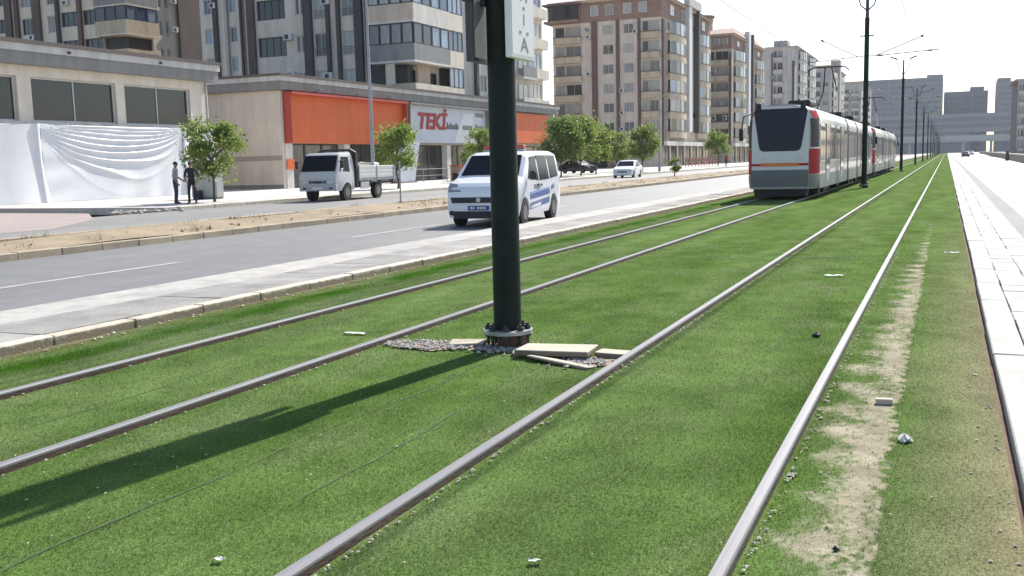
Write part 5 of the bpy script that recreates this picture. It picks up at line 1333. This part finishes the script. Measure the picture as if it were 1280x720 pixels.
# dark roof terrace cabin, arched doorway and stair glazing of that block
b3.part(MB().box(l3-.6,l3+4.6,159.2,168,24.6,27.0),'roof_cabin','frame_dark'); b3.part(MB().box(l3-1.3,l3+5.2,158.6,169,27.02,27.3),'cabin_roof','brown_line'); b3.part(MB().box(l3-1.2,l3+5.0,158.9,169,24.2,24.58),'cabin_floor','brick_brown')
for k in range(5): window(b3,Face('y',159.2),l3-.5+k*1.0,l3+.4+k*1.0,24.9,26.8,'glass_dark','frame_dark',.06,0,.06)
a_ = MB(); pts = [(l3+8.0+2.6*math.cos(t), 3.3+2.2*math.sin(t)) for t in np.linspace(0,math.pi,10)] + [(l3+5.4,0),(l3+10.6,0)]
a_.prism(pts, lambda x,z:(x,158.7,z), lambda x,z:(x,159.9,z)); b3.part(a_,'arched_porch','brick_brown'); b3.part(MB().box(l3+6.2,l3+9.8,158.62,158.69,0,3.6),'porch_door','glass_shop')
b3.part(MB().box(c3+.003,c3+.9,160+36*.43,160+36*.49,6,28.6),'stair_glazing','sign_pale'); b3.part(MB().box(c3+.003,c3+1.0,160+36*.62,160+36*.65,6,28.4),'stair_fin','dark_pilaster')
b3.part(MB().box(c3+.2,c3+1.2,160+36*.40,160+36*.66,27.6,29.0),'stair_head','pale_grey_wall')
b3.part(MB().box(c3-6,c3-3,176,180,28,30.2),'lift_housing','warm_beige')
b4, l4, c4 = block('apartment_block','ochre apartment block with sand parapets and a round stair tower, behind the tram mirror',208,246,882,914,110,26.0,3.15,4.4,6,
    [(.03,.90,'b'),(.93,1.0,'d')],[(.06,.36,'g'),(.58,.68,'w'),(.72,.96,'g')],'warm_beige','sand_parapet','stone_grey',1.8,topw='brick_brown')
b4.part(MB().cyl((c4-9,222,25),(c4-9,222,31.5),2.2,n=14),'roof_turret','warm_beige'); b4.part(MB().cyl((c4-9,222,31.52),(c4-9,222,32.0),2.6,n=14),'turret_roof','roof_red')
b4.part(MB().box(c4+.003,c4+1.0,208+38*.38,208+38*.44,8,28.2),'stair_glazing','sign_pale'); b4.part(MB().box(c4+.003,c4+1.1,208+38*.50,208+38*.54,5,28),'stair_fin','dark_pilaster')
b5, l5, c5 = block('apartment_block','pale grey apartment block with a dark corner strip, behind the tram roof',272,318,952,993,110,29.3,3.1,4.2,8,
    [(.36,.64,'b'),(.30,.34,'p'),(.93,1.0,'d')],[(.15,.45,'g'),(.6,.9,'g')],'pale_grey_wall','pale_grey_wall','mid_grey_wall',.6)
b5.part(MB().box(c5-6,c5-2.5,276,281,29.6,31.6),'lift_housing','mid_grey_wall'); b5.part(MB().cyl((l5+1.5,274,29.6),(l5+1.5,274,35),.08,n=6),'antenna','pole_steel')
b6, l6, c6 = block('apartment_block','grey apartment block with balconies, second beyond the pale grey block',352,402,1013,1038,120,30.5,3.1,4.2,8,
    [(.1,.5,'b'),(.6,.9,'w')],[(.1,.4,'g'),(.55,.85,'g')],'mid_grey_wall','pale_grey_wall','mid_grey_wall',.6)
b6.part(MB().box(c6-1.5,c6+1.6,366,372,10,33.5),'stair_tower','mid_grey_wall')
b7, l7, c7 = block('apartment_block','grey apartment block furthest along the left side, half hidden by the second pole',455,520,1050,1076,130,31.5,3.1,4.2,8,
    [(.08,.42,'b'),(.55,.9,'b')],[(.1,.4,'w'),(.55,.85,'w')],'mid_grey_wall','pale_grey_wall','mid_grey_wall',.6)
b8, l8, c8 = block('apartment_block','small grey apartment block at the far right edge beyond the barrier',310,345,1272,1292,130,20.2,3.1,1.0,6,
    [(.08,.45,'b'),(.55,.92,'b')],[(.1,.4,'w')],'mid_grey_wall','pale_grey_wall','mid_grey_wall',.6)

# ---- hospital complex and walkway at the end of the avenue
def far_block(lab, pxl, pxr, py_top, Y0, dep, fl, cap=None):
    xl_ = onY(pxl,150,Y0)[0]; xr_ = onY(pxr,150,Y0)[0]; H_ = onY((pxl+pxr)/2,py_top,Y0)[1]
    b = Bld('hospital_block', lab, 'building', ((xl_+xr_)/2,Y0+dep/2,0), 'grey hospital blocks at the end of the avenue')
    b.part(MB().box(xl_,xr_,Y0,Y0+dep,0,H_),'wall','hospital'); n_ = int(H_/4.2); bd = MB(); fn = MB()
    for k in range(1,n_): bd.box(xl_+1,xr_-1,Y0-.35,Y0-.02,k*4.2+1.2,k*4.2+3.0)
    b.part(bd,'window_bands','hospital_band')
    for k in range(int((xr_-xl_)/9)): fn.box(xl_+3+9*k,xl_+3.7+9*k,Y0-.6,Y0-.36,4,H_-1)
    b.part(fn,'facade_fins','hospital_light')
    if cap:
        for a,e,py in cap: b.part(MB().box(onY(a,150,Y0)[0],onY(e,150,Y0)[0],Y0+3,Y0+dep-3,H_+.02,onY((a+e)/2,py,Y0)[1]),'plant_room','hospital')
    return b
far_block('long grey hospital block with a raised roof corner, behind the tram poles',1060,1177.5,99,860,40,1,[(1157,1177,93)])
far_block('lower middle grey hospital block with stepped roof',1179,1234,114,900,40,1,[(1212,1229,108)])
far_block('grey hospital block standing apart beyond the bright gap',1245.5,1330,100,860,40,1,[(1246,1262,97)])
YB = 760; wx = [onY(q,150,YB)[0] for q in (1088,1180,1213,1300)]
b = Bld('hospital_walkway','long grey connecting building with dark window bands across the avenue end','building',((wx[0]+wx[3])/2,YB,0))
zt2 = onY(1180,143,YB)[1]; zl = onY(1240,164,YB)[1]
b.part(MB().box(wx[0],wx[3],YB,YB+25,zl,zt2),'upper_storeys','hospital_light'); b.part(MB().box(wx[0],wx[2],YB+1,YB+24,0,zl-.02),'lower_storeys','hospital')
for i,(a,e) in enumerate(((.25,.45),(.58,.80))): b.part(MB().box(wx[0],wx[3],YB-.4,YB-.02,zl+(zt2-zl)*a,zl+(zt2-zl)*e),'window_band','hospital_band')
b.part(MB().box(wx[0],wx[2],YB+.4,YB+.98,zl*.45,zl*.7),'window_band','hospital_band')
for k in range(6): q = wx[2]+(wx[3]-wx[2])*k/5; b.part(MB().box(q-1,q+1,YB+8,YB+12,0,zl-.02),'pier','hospital')
b = Bld('overpass','pale concrete overpass crossing low under the connecting building','bridge',((wx[1]+wx[3])/2,YB-60,0)); YO = YB-60
z0, z1_ = onY(1240,176,YO)[1], onY(1240,170,YO)[1]
b.part(MB().box(wx[1]-30,wx[3]+60,YO,YO+9,z0,z1_),'deck','overpass_concrete'); b.part(MB().box(wx[1]-30,wx[3]+60,YO-.2,YO-.02,z0+.6,z1_+1),'parapet','overpass_concrete')
for k in range(9): q = wx[1]-20+k*16; b.part(MB().box(q-.8,q+.8,YO+3,YO+6,-.3,z0-.02),'pier','overpass_concrete')

# ---- air conditioners, dishes, awnings and downpipes on the facades
def ac_unit(B_, F_, u, z):
    o = B_.part(F_.box(MB(),u-.42,u+.42,.02,.36,z,z+.58),'air_conditioner','frame_white'); F_.box(MB(),u-.28,u+.12,.361,.372,z+.1,z+.48).build('fan_grille','nut',o)
def dish(B_, F_, u, z):
    c = Vector(F_.loc(u,.45,z)); n_ = Vector(F_.loc(0,1,0))-Vector(F_.loc(0,0,0)); d = (n_+Vector((.5,.4,.45))).normalized(); a = d.orthogonal().normalized(); e = d.cross(a)
    o = B_.part(MB().loft([[c-d*k_*.0+a*math.cos(t)*q+e*math.sin(t)*q+d*(q*q*.45) for t in np.linspace(0,5.76,12)] for q,k_ in ((.05,0),(.22,0),(.40,0))],caps=False),'satellite_dish','galv')
    mb_ = MB().cyl(F_.loc(u,.0,z-.1),c,.03,n=6); mb_.build('dish_arm','galv',o)
rq = random.Random(5)
for B_,F_,lst in ((B,Face('y',74.0),[(-53.0,9.2),(-53.1,12.5),(-49.1,8.9),(-49.1,15.2)]),(A,Face('y',85.0),[(-96.2,16.6),(-90.7,20.0)]),(A,Face('x',XA),[(V(217),17.2),(V(217),20.4)]),(C_,Face('y',88.0),[(-72.8,12.2),(-72.7,18.6)])):
    for u,z in lst: ac_unit(B_,F_,u,z)
for B_,Y_,l_,c_ in ((b3,160,l3,c3),(b4,208,l4,c4),(b5,272,l5,c5),(b6,352,l6,c6)):
    for k in range(7): ac_unit(B_,Face('y',Y_),l_+(c_-l_)*rq.choice((.31,.34,.45,.585,.645,.77)),5.6+3.15*rq.randrange(6)+rq.uniform(0,.6))
    for k in range(6): ac_unit(B_,Face('x',c_),Y_+36*rq.choice((.46,.62,.50)),5.6+3.15*rq.randrange(6))
for k in range(3): dish(b3,Face('y',160),l3+(c3-l3)*(.33+.2*k),26.0-3.17*(k+1)); 
for k in range(4):
    c = Vector((l3+3+4*k,166+2*k,28.0)); o = b3.part(MB().cyl(c,c+Vector((0,0,1.6)),.05,n=6),'antenna','pole_steel')
    MB().box(c.x-.5,c.x+.5,c.y-.02,c.y+.02,c.z+1.4,c.z+1.44).build('antenna_bar','pole_steel',o)
for u in (-57.6,-45.6): B.part(Face('y',74.0).box(MB(),u-.07,u+.07,.003,.16,7.53,37),'downpipe','galv')
B1.part(MB().cyl((-39.9,47.1,.1),(-39.9,47.1,6.5),.06,n=8),'downpipe','galv')
for y in np.arange(56.7,69.5,1.95): B2.part(Face('x',-40).box(MB(),y-.006,y+.006,.2205,.2225,3.07,6.23),'panel_joint','red_panel')
for z in (4.1,5.2): B2.part(Face('x',-40).box(MB(),54.76,69.99,.2205,.2222,z-.005,z+.005),'panel_joint','red_panel')
for y in (57.5,62.5,67): B2.part(MB().tube([(-39.5,y,6.46),(-39.1,y,6.62),(-38.9,y,6.45)],.025,6),'sign_lamp','nut')

# ------------------------------------------------------------------ air
m = bpy.data.materials.new('haze_air'); m.use_nodes = True; nt = m.node_tree; nt.nodes.clear()
out = nt.nodes.new('ShaderNodeOutputMaterial'); pv = nt.nodes.new('ShaderNodeVolumePrincipled'); nt.links.new(pv.outputs[0], out.inputs['Volume'])
pv.inputs['Color'].default_value = (.93,.96,1,1); pv.inputs['Density'].default_value = HAZE; pv.inputs['Anisotropy'].default_value = 0
MATS['haze_air'] = m
hz = MB().box(-2520,2520,-620,2620,-1.3,90).build('haze','haze_air'); tag(hz,'thin pale air haze over the whole avenue','haze',kind='stuff')
